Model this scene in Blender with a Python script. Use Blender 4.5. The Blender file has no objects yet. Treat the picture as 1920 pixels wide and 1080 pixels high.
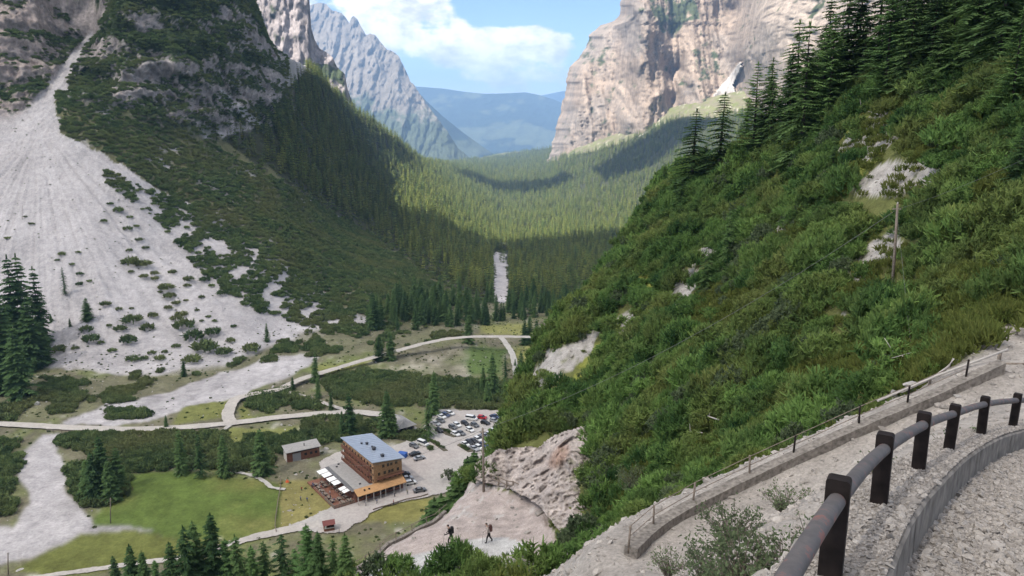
import bpy, math, random
import numpy as np
R = math.radians
rng = np.random.default_rng(7)
random.seed(7)

# ------------------------------------------------------------------ camera, sky, sun, exposure
F = 1478.0                      # focal length in photo pixels (1920 wide)
CH = 123.5                      # camera height above the valley floor (floor is z = 0)
PITCH = math.atan(340 / F)
CP, SP = math.cos(PITCH), math.sin(PITCH)
scene = bpy.context.scene
cam = bpy.data.cameras.new('camera')
cam.sensor_width = 36.0
cam.lens = 36.0 * F / 1920
cam.clip_start = 0.1
cam.clip_end = 60000
cam_o = bpy.data.objects.new('camera', cam)
scene.collection.objects.link(cam_o)
cam_o.location = (0, 0, CH)
cam_o.rotation_euler = (math.pi / 2 - PITCH, 0, 0)
scene.camera = cam_o

SUN_EL, SUN_AZ = R(53), R(226)          # azimuth clockwise from +Y: from the left, a little behind
TO_SUN = np.array([math.sin(SUN_AZ) * math.cos(SUN_EL), math.cos(SUN_AZ) * math.cos(SUN_EL), math.sin(SUN_EL)])
sun = bpy.data.lights.new('sun', 'SUN')
sun.energy = 3.7
sun.angle = R(0.53)
sun.color = (1.0, 0.93, 0.83)
sun_o = bpy.data.objects.new('sun', sun)
scene.collection.objects.link(sun_o)
sun_o.rotation_euler = (math.pi / 2 - SUN_EL, 0, -SUN_AZ + math.pi)
import mathutils
sun_o.rotation_euler = mathutils.Vector(TO_SUN).to_track_quat('Z', 'Y').to_euler()

world = bpy.data.worlds.new('World')
scene.world = world
world.use_nodes = True
wn, wl = world.node_tree.nodes, world.node_tree.links
wn.clear()
def W(t, **kw):
    n = wn.new(t)
    for k, v in kw.items():
        setattr(n, k, v)
    return n
def wmath(op, a, b=None, c=None, clamp=False):
    n = W('ShaderNodeMath', operation=op, use_clamp=clamp)
    for i, v in enumerate((a, b, c)):
        if v is None: continue
        if isinstance(v, (int, float)): n.inputs[i].default_value = v
        else: wl.new(v, n.inputs[i])
    return n.outputs[0]
sky = W('ShaderNodeTexSky', sky_type='NISHITA')
sky.sun_disc = False
sky.sun_elevation = SUN_EL
sky.sun_rotation = SUN_AZ
sky.altitude = 2600
sky.air_density = 1.0
sky.dust_density = 0.2
sky.ozone_density = 3.0
tc = W('ShaderNodeTexCoord')
sep = W('ShaderNodeSeparateXYZ'); wl.new(tc.outputs['Generated'], sep.inputs[0])
dx, dy, dz = sep.outputs
az = wmath('ARCTAN2', dx, dy)
el = wmath('ARCSINE', dz)
# cumulus: noise over azimuth / elevation, flat-bottomed heaps that thin out towards the zenith
comb = W('ShaderNodeCombineXYZ')
wl.new(wmath('MULTIPLY', az, 11.0), comb.inputs[0])
wl.new(wmath('MULTIPLY', el, 20.0), comb.inputs[1])
comb.inputs[2].default_value = 3.7
n1 = W('ShaderNodeTexNoise'); n1.inputs['Scale'].default_value = 1.0; n1.inputs['Detail'].default_value = 9; n1.inputs['Roughness'].default_value = 0.56
wl.new(comb.outputs[0], n1.inputs['Vector'])
def bump_az(a0, e0, sa, se, amp):       # one heap of cloud
    u = wmath('POWER', wmath('ABSOLUTE', wmath('DIVIDE', wmath('SUBTRACT', az, a0), sa)), 2.0)
    v = wmath('POWER', wmath('ABSOLUTE', wmath('DIVIDE', wmath('SUBTRACT', el, e0), se)), 2.0)
    return wmath('MULTIPLY', wmath('EXPONENT', wmath('MULTIPLY', wmath('ADD', u, v), -1.0)), amp)
cov = n1.outputs['Fac']
for b in [(-0.135, 0.105, 0.08, 0.04, 0.32), (0.012, 0.074, 0.062, 0.025, 0.33), (-0.04, 0.03, 0.13, 0.022, 0.10), (0.06, 0.128, 0.085, 0.028, -0.5), (0.105, 0.08, 0.03, 0.03, -0.3),
          (-0.45, 0.16, 0.2, 0.06, 0.25), (0.5, 0.14, 0.2, 0.06, 0.25), (1.4, 0.2, 0.4, 0.1, 0.25), (2.6, 0.25, 0.4, 0.1, 0.25), (-1.5, 0.3, 0.3, 0.12, 0.25), (-2.5, 0.2, 0.4, 0.1, 0.25)]:
    cov = wmath('ADD', cov, bump_az(*b))
hi = W('ShaderNodeMapRange', interpolation_type='SMOOTHSTEP'); wl.new(el, hi.inputs['Value']); hi.inputs['From Min'].default_value = 0.25; hi.inputs['From Max'].default_value = 0.7; hi.inputs['To Max'].default_value = 0.13      # cloudier overhead
cov = wmath('ADD', cov, hi.outputs[0])
mr = W('ShaderNodeMapRange', interpolation_type='SMOOTHSTEP')
wl.new(cov, mr.inputs['Value'])
mr.inputs['From Min'].default_value = 0.56; mr.inputs['From Max'].default_value = 0.66
# shading inside the clouds
n2 = W('ShaderNodeTexNoise'); n2.inputs['Scale'].default_value = 2.3; n2.inputs['Detail'].default_value = 6; n2.inputs['Roughness'].default_value = 0.6
wl.new(comb.outputs[0], n2.inputs['Vector'])
ccol = W('ShaderNodeMixRGB')
ccol.inputs[1].default_value = (6.0, 5.95, 6.0, 1); ccol.inputs[2].default_value = (11.0, 10.6, 10.1, 1)
mr2 = W('ShaderNodeMapRange'); wl.new(n2.outputs['Fac'], mr2.inputs['Value']); mr2.inputs['From Min'].default_value = 0.36; mr2.inputs['From Max'].default_value = 0.62
wl.new(mr2.outputs[0], ccol.inputs[0])
mixc = W('ShaderNodeMixRGB')
wl.new(wmath('MULTIPLY', mr.outputs[0], 0.92), mixc.inputs[0]); wl.new(sky.outputs[0], mixc.inputs[1]); wl.new(ccol.outputs[0], mixc.inputs[2])
bg = W('ShaderNodeBackground'); bg.inputs['Strength'].default_value = 0.05
wl.new(mixc.outputs[0], bg.inputs['Color'])
wo = W('ShaderNodeOutputWorld'); wl.new(bg.outputs[0], wo.inputs['Surface'])

vs = scene.view_settings
vs.view_transform = 'Standard'; vs.look = 'None'; vs.gamma = 1.0; vs.use_curve_mapping = False
vs.exposure = 1.85
scene.cycles.max_bounces = 6
scene.cycles.diffuse_bounces = 3
scene.cycles.transparent_max_bounces = 8
scene.cycles.volume_bounces = 0
scene.cycles.use_denoising = True

# ------------------------------------------------------------------ helpers: pixels, noise, interpolation
def ray(px, py):
    cx = (np.asarray(px, float) - 960) / F; c = (540 - np.asarray(py, float)) / F
    return cx, CP + c * SP, -SP + c * CP
def atY(px, py, Y):                      # world point seen at a pixel, Y metres ahead
    a, b, c = ray(px, py)
    return np.array([a / b * Y, Y + 0 * a, CH + c / b * Y])
def onz(px, py, z=0.0):
    a, b, c = ray(px, py); t = (z - CH) / c
    return np.array([a * t, b * t, z + 0 * a])
def proj(x, y, z):
    zr = z - CH; d = y * CP - zr * SP; up = y * SP + zr * CP
    d = np.where(d < 0.05, 0.05, d)
    return 960 + F * x / d, 540 - F * up / d

_perm = np.random.default_rng(11).permutation(256); _perm = np.concatenate([_perm, _perm, _perm])
_g3 = np.random.default_rng(12).normal(size=(256, 3)); _g3 /= np.linalg.norm(_g3, axis=1)[:, None]
def perlin(x, y, z):
    x, y, z = np.broadcast_arrays(np.asarray(x, float), y, z)
    xi, yi, zi = np.floor(x).astype(int), np.floor(y).astype(int), np.floor(z).astype(int)
    xf, yf, zf = x - xi, y - yi, z - zi
    u, v, w = [t * t * t * (t * (t * 6 - 15) + 10) for t in (xf, yf, zf)]
    out = 0
    for a in (0, 1):
        for b in (0, 1):
            for c in (0, 1):
                g = _g3[_perm[_perm[_perm[(xi + a) & 255] + ((yi + b) & 255)] + ((zi + c) & 255)]]
                d = g[..., 0] * (xf - a) + g[..., 1] * (yf - b) + g[..., 2] * (zf - c)
                out = out + d * (u if a else 1 - u) * (v if b else 1 - v) * (w if c else 1 - w)
    return out * 1.5
def fbm(x, y, z, o=4, gain=0.5, ridged=False):
    s, a, t = 0, 1, 0
    for i in range(o):
        n = perlin(x * 2 ** i + i * 7.3, y * 2 ** i + i * 3.1, z * 2 ** i + i * 5.7)
        s = s + a * ((1 - 2 * np.abs(n)) if ridged else n); t += a; a *= gain
    return s / t
def smooth(a, b, x):
    t = np.clip((x - a) / (b - a), 0, 1); return t * t * (3 - 2 * t)
def inpoly(px, py, poly):
    px, py = np.asarray(px, float), np.asarray(py, float); ins = np.zeros(np.broadcast(px, py).shape, bool); n = len(poly)
    for i in range(n):
        x1, y1 = poly[i]; x2, y2 = poly[(i + 1) % n]
        if y1 == y2: continue
        ins ^= ((y1 > py) != (y2 > py)) & (px < (x2 - x1) * (py - y1) / (y2 - y1) + x1)
    return ins
def pchip(xk, yk, x):                    # monotone cubic through knots
    xk, yk = np.asarray(xk, float), np.asarray(yk, float); h = np.diff(xk); d = np.diff(yk, axis=0) / h.reshape((-1,) + (1,) * (yk.ndim - 1))
    m = np.zeros_like(yk); m[0], m[-1] = d[0], d[-1]
    a, b = d[:-1], d[1:]
    m[1:-1] = np.where(a * b > 0, 2 * a * b / np.where(a + b == 0, 1, a + b), 0)
    i = np.clip(np.searchsorted(xk, x) - 1, 0, len(xk) - 2)
    sh = (-1,) + (1,) * (yk.ndim - 1)
    t = np.clip(((x - xk[i]) / h[i]), 0, 1).reshape(sh); hh = h[i].reshape(sh)
    return (2 * t**3 - 3 * t**2 + 1) * yk[i] + (t**3 - 2 * t**2 + t) * hh * m[i] + (-2 * t**3 + 3 * t**2) * yk[i + 1] + (t**3 - t**2) * hh * m[i + 1]
class RBF:
    def __init__(s, pts, val, reg=1e-3):
        s.p = np.asarray(pts, float); n = len(s.p)
        K = np.linalg.norm(s.p[:, None] - s.p[None], axis=-1) + reg * np.eye(n) * -1
        Pm = np.c_[np.ones(n), s.p]; k = Pm.shape[1]
        A = np.block([[K, Pm], [Pm.T, np.zeros((k, k))]])
        s.w = np.linalg.solve(A, np.r_[np.asarray(val, float), np.zeros(k)])
    def __call__(s, q):
        q = np.asarray(q, float); sh = q.shape[:-1]; q = q.reshape(-1, q.shape[-1]); out = np.empty(len(q))
        for i in range(0, len(q), 40000):
            b = q[i:i + 40000]
            out[i:i + 40000] = np.sqrt(((b[:, None] - s.p[None])**2).sum(-1)) @ s.w[:len(s.p)] + np.c_[np.ones(len(b)), b] @ s.w[len(s.p):]
        return out.reshape(sh)

# ------------------------------------------------------------------ helpers: objects
COL = scene.collection
def tag(o, label=None, cat=None, group=None, kind=None):
    if label: o['label'] = label
    if cat: o['category'] = cat
    if group: o['group'] = group
    if kind: o['kind'] = kind
    return o
def link(o, parent=None):
    COL.objects.link(o)
    if parent is not None: o.parent = parent
    return o
def empty(name, loc=(0, 0, 0), rz=0.0):
    o = bpy.data.objects.new(name, None); o.location = loc; o.rotation_euler = (0, 0, rz); o.empty_display_size = 0.3
    return link(o)
def mesh_np(name, verts, faces, mat=None, smooth_=True, cols=None, attrs=None):
    me = bpy.data.meshes.new(name)
    verts = np.asarray(verts, np.float32).reshape(-1, 3); faces = np.asarray(faces, np.int32)
    k = faces.shape[1]
    me.vertices.add(len(verts)); me.vertices.foreach_set('co', verts.ravel())
    me.loops.add(faces.size); me.loops.foreach_set('vertex_index', faces.ravel())
    me.polygons.add(len(faces)); me.polygons.foreach_set('loop_start', np.arange(0, faces.size, k, dtype=np.int32))
    me.polygons.foreach_set('use_smooth', np.full(len(faces), smooth_))
    me.update(calc_edges=True)
    if cols is not None:
        a = me.color_attributes.new('Col', 'FLOAT_COLOR', 'POINT')
        a.data.foreach_set('color', np.c_[cols, np.ones(len(cols))].astype(np.float32).ravel())
    for n, v in (attrs or {}).items():
        a = me.attributes.new(n, 'FLOAT', 'POINT'); a.data.foreach_set('value', np.asarray(v, np.float32).ravel())
    if mat: me.materials.append(mat)
    return me
def gridfaces(nr, nc, keep=None):
    i = np.arange(nr * nc).reshape(nr, nc)
    f = np.stack([i[:-1, :-1], i[:-1, 1:], i[1:, 1:], i[1:, :-1]], -1).reshape(-1, 4)
    return f if keep is None else f[keep.ravel()]
class MB:                                # small mesh builder
    def __init__(s): s.v, s.f, s.m = [], [], []
    def add(s, vs_, fs, m=0):
        n = len(s.v); s.v += [tuple(map(float, v)) for v in vs_]; s.f += [tuple(n + i for i in f) for f in fs]; s.m += [m] * len(fs); return s
    def box(s, x0, x1, y0, y1, z0, z1, m=0):
        return s.add([(x0, y0, z0), (x1, y0, z0), (x1, y1, z0), (x0, y1, z0), (x0, y0, z1), (x1, y0, z1), (x1, y1, z1), (x0, y1, z1)],
                     [(3, 2, 1, 0), (4, 5, 6, 7), (0, 1, 5, 4), (1, 2, 6, 5), (2, 3, 7, 6), (3, 0, 4, 7)], m)
    def hexa(s, b, t, m=0):              # 4 bottom corners, 4 top corners
        return s.add(list(b) + list(t), [(3, 2, 1, 0), (4, 5, 6, 7), (0, 1, 5, 4), (1, 2, 6, 5), (2, 3, 7, 6), (3, 0, 4, 7)], m)
    def tube(s, pts, rad, n=8, m=0, cap=True):
        pts = [np.array(p, float) for p in pts]
        if not hasattr(rad, '__len__'): rad = [rad] * len(pts)
        base = len(s.v); up0 = np.array([0, 0, 1.0])
        for i, p in enumerate(pts):
            d = pts[min(i + 1, len(pts) - 1)] - pts[max(i - 1, 0)]; d /= (np.linalg.norm(d) + 1e-9)
            ref = up0 if abs(d[2]) < 0.9 else np.array([1.0, 0, 0])
            a = np.cross(d, ref); a /= np.linalg.norm(a); b = np.cross(d, a)
            for k in range(n):
                t = 2 * math.pi * k / n; s.v.append(tuple(p + rad[i] * (math.cos(t) * a + math.sin(t) * b)))
        for i in range(len(pts) - 1):
            for k in range(n):
                s.f.append((base + i * n + k, base + i * n + (k + 1) % n, base + (i + 1) * n + (k + 1) % n, base + (i + 1) * n + k)); s.m.append(m)
        if cap:
            s.f.append(tuple(base + k for k in range(n))[::-1]); s.m.append(m)
            s.f.append(tuple(base + (len(pts) - 1) * n + k for k in range(n))); s.m.append(m)
        return s
    def mesh(s, name, mats, smooth_=False):
        me = bpy.data.meshes.new(name); me.from_pydata(s.v, [], s.f); me.update()
        for mt in (mats if isinstance(mats, (list, tuple)) else [mats]): me.materials.append(mt)
        me.polygons.foreach_set('material_index', s.m)
        if smooth_: me.polygons.foreach_set('use_smooth', [True] * len(s.f))
        return me
    def build(s, name, mats, parent=None, smooth_=False):
        return link(bpy.data.objects.new(name, s.mesh(name, mats, smooth_)), parent)

# ------------------------------------------------------------------ materials
def newmat(name):
    m = bpy.data.materials.new(name); m.use_nodes = True
    nt = m.node_tree; b = nt.nodes['Principled BSDF']; b.inputs['Specular IOR Level'].default_value = 0.2
    return m, nt, b
def plain(name, col, rough=0.7, metal=0.0, var=0.12, scale=6.0, bump=0.0, spec=0.3):
    m, nt, b = newmat(name)
    b.inputs['Roughness'].default_value = rough; b.inputs['Metallic'].default_value = metal; b.inputs['Specular IOR Level'].default_value = spec
    tcn = nt.nodes.new('ShaderNodeTexCoord'); n = nt.nodes.new('ShaderNodeTexNoise'); n.inputs['Scale'].default_value = scale; n.inputs['Detail'].default_value = 6
    nt.links.new(tcn.outputs['Object'], n.inputs['Vector'])
    rp = nt.nodes.new('ShaderNodeMapRange'); nt.links.new(n.outputs['Fac'], rp.inputs['Value']); rp.inputs['From Min'].default_value = 0.3; rp.inputs['From Max'].default_value = 0.7
    rp.inputs['To Min'].default_value = 1 - var; rp.inputs['To Max'].default_value = 1 + var
    mx = nt.nodes.new('ShaderNodeVectorMath'); mx.operation = 'SCALE'; mx.inputs[0].default_value = col[:3]; nt.links.new(rp.outputs[0], mx.inputs['Scale'])
    nt.links.new(mx.outputs[0], b.inputs['Base Color'])
    if bump:
        bp = nt.nodes.new('ShaderNodeBump'); bp.inputs['Strength'].default_value = bump; bp.inputs['Distance'].default_value = 0.02
        nt.links.new(n.outputs['Fac'], bp.inputs['Height']); nt.links.new(bp.outputs[0], b.inputs['Normal'])
    return m
def ground_mat(name, scales, bump_d, var=0.35, stretch=(1, 1, 1), rough=0.95):
    """vertex colour (the real surface colour) broken up by two sizes of noise, with relief"""
    m, nt, b = newmat(name); b.inputs['Roughness'].default_value = rough; b.inputs['Specular IOR Level'].default_value = 0.1
    at = nt.nodes.new('ShaderNodeVertexColor'); at.layer_name = 'Col'
    geo = nt.nodes.new('ShaderNodeNewGeometry')
    mp = nt.nodes.new('ShaderNodeVectorMath'); mp.operation = 'MULTIPLY'; mp.inputs[1].default_value = stretch; nt.links.new(geo.outputs['Position'], mp.inputs[0])
    hs = []
    fac = None
    for i, sc_ in enumerate(scales):
        n = nt.nodes.new('ShaderNodeTexNoise'); n.inputs['Scale'].default_value = sc_; n.inputs['Detail'].default_value = 7; n.inputs['Roughness'].default_value = 0.65
        nt.links.new(mp.outputs[0], n.inputs['Vector'])
        r = nt.nodes.new('ShaderNodeMapRange'); nt.links.new(n.outputs['Fac'], r.inputs['Value']); r.inputs['From Min'].default_value = 0.28; r.inputs['From Max'].default_value = 0.72
        r.inputs['To Min'].default_value = 1 - var; r.inputs['To Max'].default_value = 1 + var
        if fac is None: fac = r.outputs[0]
        else:
            mm = nt.nodes.new('ShaderNodeMath'); mm.operation = 'MULTIPLY'; nt.links.new(fac, mm.inputs[0]); nt.links.new(r.outputs[0], mm.inputs[1]); fac = mm.outputs[0]
        hs.append((n, bump_d[i]))
    vm = nt.nodes.new('ShaderNodeVectorMath'); vm.operation = 'SCALE'; nt.links.new(at.outputs['Color'], vm.inputs[0]); nt.links.new(fac, vm.inputs['Scale'])
    nt.links.new(vm.outputs[0], b.inputs['Base Color'])
    prev = None
    for n, d in hs:
        bp = nt.nodes.new('ShaderNodeBump'); bp.inputs['Strength'].default_value = 0.8; bp.inputs['Distance'].default_value = d
        nt.links.new(n.outputs['Fac'], bp.inputs['Height'])
        if prev is not None: nt.links.new(prev, bp.inputs['Normal'])
        prev = bp.outputs[0]
    nt.links.new(prev, b.inputs['Normal'])
    return m
def leaf_mat(name, c0, c1, trans=0.3, patch=None, pscale=0.12):
    m = bpy.data.materials.new(name); m.use_nodes = True; nt = m.node_tree; nt.nodes.clear()
    oi = nt.nodes.new('ShaderNodeObjectInfo'); geo = nt.nodes.new('ShaderNodeNewGeometry')
    n = nt.nodes.new('ShaderNodeTexNoise'); n.inputs['Scale'].default_value = 0.9; nt.links.new(geo.outputs['Position'], n.inputs['Vector'])
    ad = nt.nodes.new('ShaderNodeMath'); ad.operation = 'MULTIPLY_ADD'; nt.links.new(oi.outputs['Random'], ad.inputs[0]); ad.inputs[1].default_value = 0.75
    sb = nt.nodes.new('ShaderNodeMath'); sb.operation = 'SUBTRACT'; nt.links.new(n.outputs['Fac'], sb.inputs[0]); sb.inputs[1].default_value = 0.36
    nt.links.new(sb.outputs[0], ad.inputs[2]); ad.use_clamp = True
    mx = nt.nodes.new('ShaderNodeMixRGB'); mx.inputs[1].default_value = (*c0, 1); mx.inputs[2].default_value = (*c1, 1); nt.links.new(ad.outputs[0], mx.inputs[0])
    if patch:
        n2_ = nt.nodes.new('ShaderNodeTexNoise'); n2_.inputs['Scale'].default_value = pscale; n2_.inputs['Detail'].default_value = 4; nt.links.new(geo.outputs['Position'], n2_.inputs['Vector'])
        r2_ = nt.nodes.new('ShaderNodeMapRange'); nt.links.new(n2_.outputs['Fac'], r2_.inputs['Value']); r2_.inputs['From Min'].default_value = 0.45; r2_.inputs['From Max'].default_value = 0.68; r2_.inputs['To Max'].default_value = 0.75
        m2_ = nt.nodes.new('ShaderNodeMixRGB'); m2_.inputs[2].default_value = (*patch, 1); nt.links.new(mx.outputs[0], m2_.inputs[1]); nt.links.new(r2_.outputs[0], m2_.inputs[0]); mx = m2_
    d = nt.nodes.new('ShaderNodeBsdfDiffuse'); t = nt.nodes.new('ShaderNodeBsdfTranslucent'); ms = nt.nodes.new('ShaderNodeMixShader'); ms.inputs[0].default_value = trans
    nt.links.new(mx.outputs[0], d.inputs[0]); nt.links.new(mx.outputs[0], t.inputs[0])
    nt.links.new(d.outputs[0], ms.inputs[1]); nt.links.new(t.outputs[0], ms.inputs[2])
    o = nt.nodes.new('ShaderNodeOutputMaterial'); nt.links.new(ms.outputs[0], o.inputs[0])
    return m
M = {}
M['terrain'] = ground_mat('terrain', (1.1, 0.3, 0.03), (0.25, 0.4, 2.5), 0.2)
M['rockface'] = ground_mat('rockface', (0.4, 0.06), (1.1, 4.5), 0.34)
M['cliff'] = ground_mat('cliff', (0.16, 0.02), (1.6, 9.0), 0.3, stretch=(1.6, 1.6, 0.5))
M['far_rock'] = ground_mat('far_rock', (0.05, 0.008), (6, 25), 0.3, stretch=(1.5, 1.5, 0.4))
M['far_hill'] = ground_mat('far_hill', (0.02, 0.004), (8, 20), 0.25)
M['hillside'] = ground_mat('hillside', (9.0, 0.9), (0.05, 0.25), 0.3)
M['gravel'] = ground_mat('gravel', (38.0, 5.0), (0.012, 0.03), 0.25)
M['outcrop'] = ground_mat('outcrop', (3.0, 0.7), (0.3, 0.6), 0.34)
M['spruce'] = leaf_mat('spruce', (0.042, 0.082, 0.036), (0.125, 0.20, 0.072))
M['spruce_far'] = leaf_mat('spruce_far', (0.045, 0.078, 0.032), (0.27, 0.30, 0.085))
M['larch'] = leaf_mat('larch', (0.10, 0.19, 0.07), (0.16, 0.26, 0.09), 0.4)
M['mugo'] = leaf_mat('mugo', (0.040, 0.092, 0.034), (0.19, 0.305, 0.085), 0.3, (0.21, 0.23, 0.075))
M['mugo_far'] = leaf_mat('mugo_far', (0.052, 0.092, 0.042), (0.18, 0.235, 0.09), 0.3, (0.19, 0.20, 0.085), 0.03)
M['yellow_green'] = leaf_mat('yellow_green', (0.10, 0.135, 0.035), (0.17, 0.19, 0.055), 0.4)
M['willow'] = leaf_mat('willow', (0.10, 0.135, 0.075), (0.15, 0.19, 0.10), 0.35)
M['bark'] = plain('bark', (0.075, 0.062, 0.052), 0.95, bump=0.5)
M['deadwood'] = plain('deadwood', (0.42, 0.39, 0.36), 0.9)

# ------------------------------------------------------------------ valley terrain: lofted from cross-valley lines
K = 1.3
def kp(Y, py): return (Y * K, float(atY(960, py, Y * K)[2]))     # a knot by picture row and distance
def kz(Y, z): return (Y * K, z * K)
NEAR = [kz(90, 33), kz(142, 0.3), kz(225, 0)]
COLS = {
 -420: [kz(265, 0), kz(320, 18), kz(380, 50), kz(430, 85), kz(470, 150), kz(510, 230), kz(600, 330)],
 -60: [kp(283, 693), kz(338, 19), kp(395, 340), kp(440, 225), kp(465, 110), kp(495, -30), kp(555, -230)],
 60: [kp(285, 690), kz(340, 20), kp(398, 335), kp(448, 205), kp(482, 110), kp(515, -20), kp(560, -200)],
 110: [kp(285, 690), kz(340, 21), kp(400, 330), kp(448, 192), kp(500, 118), kp(528, 40), kp(570, -160)],
 170: [kp(282, 695), kz(340, 20), kp(405, 322), kp(452, 190), kp(502, 118), kp(535, 66), kp(560, -160)],
 235: [kp(280, 705), kz(345, 19), kp(410, 332), kp(462, 205), kp(480, 110), kp(502, 0), kp(550, -190)],
 330: [kp(280, 705), kz(350, 16), kp(420, 372), kp(482, 238), kp(497, 130), kp(522, 0), kp(570, -190)],
 450: [kp(295, 680), kp(365, 520), kp(460, 370), kp(540, 245), kp(556, 135), kp(580, 5), kp(640, -70)],
 520: [kp(315, 650), kp(390, 500), kp(500, 372), kp(600, 238), kp(628, 170), kp(660, 98), kp(760, 120)],
 580: [kp(322, 640), kp(420, 500), kp(560, 385), kp(700, 280), kp(800, 195), kp(870, 128), kp(1000, 150)],
 640: [kp(336, 620), kp(450, 500), kp(640, 405), kp(820, 315), kp(960, 245), kp(1050, 190), kp(1200, 215)],
 700: [kp(348, 610), kp(480, 500), kp(700, 422), kp(930, 342), kp(1080, 282), kp(1200, 232), kp(1350, 262)],
 742: [kp(360, 602), kp(500, 505), kp(740, 428), kp(1000, 355), kp(1180, 302), kp(1290, 262), kp(1450, 300)],
 800: [kp(378, 595), kp(520, 512), kp(780, 432), kp(1060, 372), kp(1350, 328), kp(1650, 306), kp(2200, 312)],
 870: [kp(420, 572), kp(560, 522), kp(850, 458), kp(1200, 398), kp(1700, 348), kp(2400, 318), kp(3600, 302)],
 950: [kz(450, -18), kz(600, -38), kz(1000, -82), kz(1500, -105), kz(2000, -116), kp(2900, 316), kp(4500, 286)],
 1020: [kz(450, -18), kz(600, -38), kz(1000, -82), kz(1480, -104), kz(1980, -112), kp(2700, 314), kp(4000, 280)],
 1070: [kz(450, -18), kz(600, -38), kz(990, -80), kz(1450, -101), kp(1900, 352), kp(2320, 295), kp(2600, 270)],
 1200: [kz(450, -15), kz(600, -34), kz(950, -70), kp(1350, 400), kp(1750, 330), kp(2050, 262), kp(2300, 225)],
 1300: [kz(450, -10), kz(600, -25), kp(900, 470), kp(1250, 390), kp(1550, 320), kp(1850, 232), kp(2100, 190)],
 1500: [kz(450, 0), kz(600, -5), kp(850, 450), kp(1100, 370), kp(1400, 280), kp(1700, 190), kp(1900, 150)],
 1800: [kz(450, 20), kz(600, 30), kp(850, 430), kp(1050, 340), kp(1300, 240), kp(1550, 150), kp(1700, 100)],
}
cpx = np.array(sorted(COLS)); NK = 10
kn = np.array([NEAR + COLS[c] for c in cpx])                      # (ncol, 10, 2)
kn[..., 1] = (kn[..., 1] - CH) / kn[..., 0]; kn[..., 0] = np.log(kn[..., 0])
PXS = np.arange(-420, 1801, 3.0)
lk = pchip(cpx, kn, PXS)                                           # (npx, 10, 2)
sub = [18, 100, 80, 46, 46, 46, 50, 50, 14]
ts = np.concatenate([np.linspace(i, i + 1, n, endpoint=False) for i, n in enumerate(sub)] + [[9]])
prof = pchip(np.arange(NK), lk.transpose(1, 0, 2), ts)             # (nt, npx, 2)
VY = np.exp(prof[..., 0]); VS = prof[..., 1]
zk = CH + lk[..., 1] * np.exp(lk[..., 0])                          # on the valley floor the height itself runs level between the lines
VS = np.where(ts[:, None] <= 3, (pchip(np.arange(NK), zk.T, ts) - CH) / VY, VS)
U = (PXS - 960) / F
# x so that the column stays in its picture column: x = u * depth, depth = y*CP - z*SP
VX = U[None] * (VY * CP - VS * VY * SP); VZ = CH + VS * VY
nr, ncn = VY.shape
vpx = np.broadcast_to(PXS, VY.shape); vpy = proj(VX, VY, VZ)[1]
T = np.broadcast_to(ts[:, None], VY.shape)
# relief
rockw = smooth(5.8, 6.15, T) * (1 - smooth(500, 570, vpx)) * (1 - smooth(8.6, 9, T) * 0.5)
chute_x = np.interp(vpy, [60, 110, 150, 200, 260], [172, 140, 112, 92, 60]); chute_w = np.interp(vpy, [60, 110, 150, 200, 260], [5, 13, 17, 42, 70])
chute = (1 - smooth(0.75, 1.15, np.abs(vpx - chute_x) / chute_w)) * (vpy > 62) * (T > 4)
rockw = rockw * (1 - chute)
rid = fbm(VX / 55, VY / 55, VZ / 42, 5, 0.55, True)
rid2 = fbm(VX / 16 + 9, VY / 16, VZ / 22, 4, 0.6, True)
strata = np.abs(((VZ + 14 * fbm(VX / 80, VY / 80, VZ / 200, 2)) / 19.0) % 1 - 0.5) * 2
disp = rockw * (rid * 19 - rid2 * 9.0 + 5 + strata * 6 + fbm(VX / 6, VY / 6, VZ / 8, 3, .6, True) * 2.5 - 10)
VY2 = VY - disp * 0.75; VX2 = VX + disp * 0.35 ; VZ2 = VZ + disp * 0.25
slopew = smooth(3.0, 3.6, T) * (1 - rockw)
VZ2 = VZ2 + slopew * (fbm(VX / 60, VY / 60, 1.5, 4) * 5 + fbm(VX / 14, VY / 14, 2.5, 3) * 1.2) + (1 - slopew) * (T > 2.2) * fbm(VX / 25, VY / 25, 3.3, 3) * 0.5
# runnels in the scree
fanang = np.arctan2(VX + 330, 560 - VY)
fanw = slopew * (vpx < 420)
VZ2 = VZ2 + fanw * (fbm(fanang * 30, VY / 300, 4.4, 4, 0.6) * 3.2)
VX, VY, VZ = VX2, VY2, VZ2
vpx, vpy = proj(VX, VY, VZ)
# ---- surface colours
jx = vpx + 30 * fbm(VX / 26, VY / 26, 0.3, 5, 0.6); jy = vpy + 17 * fbm(VX / 26, VY / 26, 5.3, 5, 0.6)
nz = fbm(VX / 30, VY / 30, VZ / 30 + 3, 5, 0.6); nf = fbm(VX / 7, VY / 7, VZ / 7 + 8, 4, 0.6)
SCREE = np.array([0.375, 0.356, 0.358]); GRASS = np.array([0.098, 0.138, 0.034]); HEATH = np.array([0.20, 0.185, 0.125]); DARKG = np.array([0.055, 0.068, 0.030])
FLOORG = np.array([0.14, 0.15, 0.065]); ROCK = np.array([0.27, 0.24, 0.23])
C = np.zeros(VY.shape + (3,)) + HEATH * 0.8
fl = smooth(-0.15, 0.3, nz + 0.5 * nf)[..., None]; C = C * (1 - fl) + np.array([0.13, 0.15, 0.055]) * fl
fl = smooth(0.22, 0.4, nf)[..., None]; C = C * (1 - fl) + np.array([0.36, 0.34, 0.30]) * fl
def paint(mask, col):
    mask = np.asarray(mask, float)[..., None]; C[:] = C * (1 - mask) + np.asarray(col) * mask
slope_left = (T > 3.0) & (vpx < 900)
paint(slope_left, SCREE)
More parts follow.
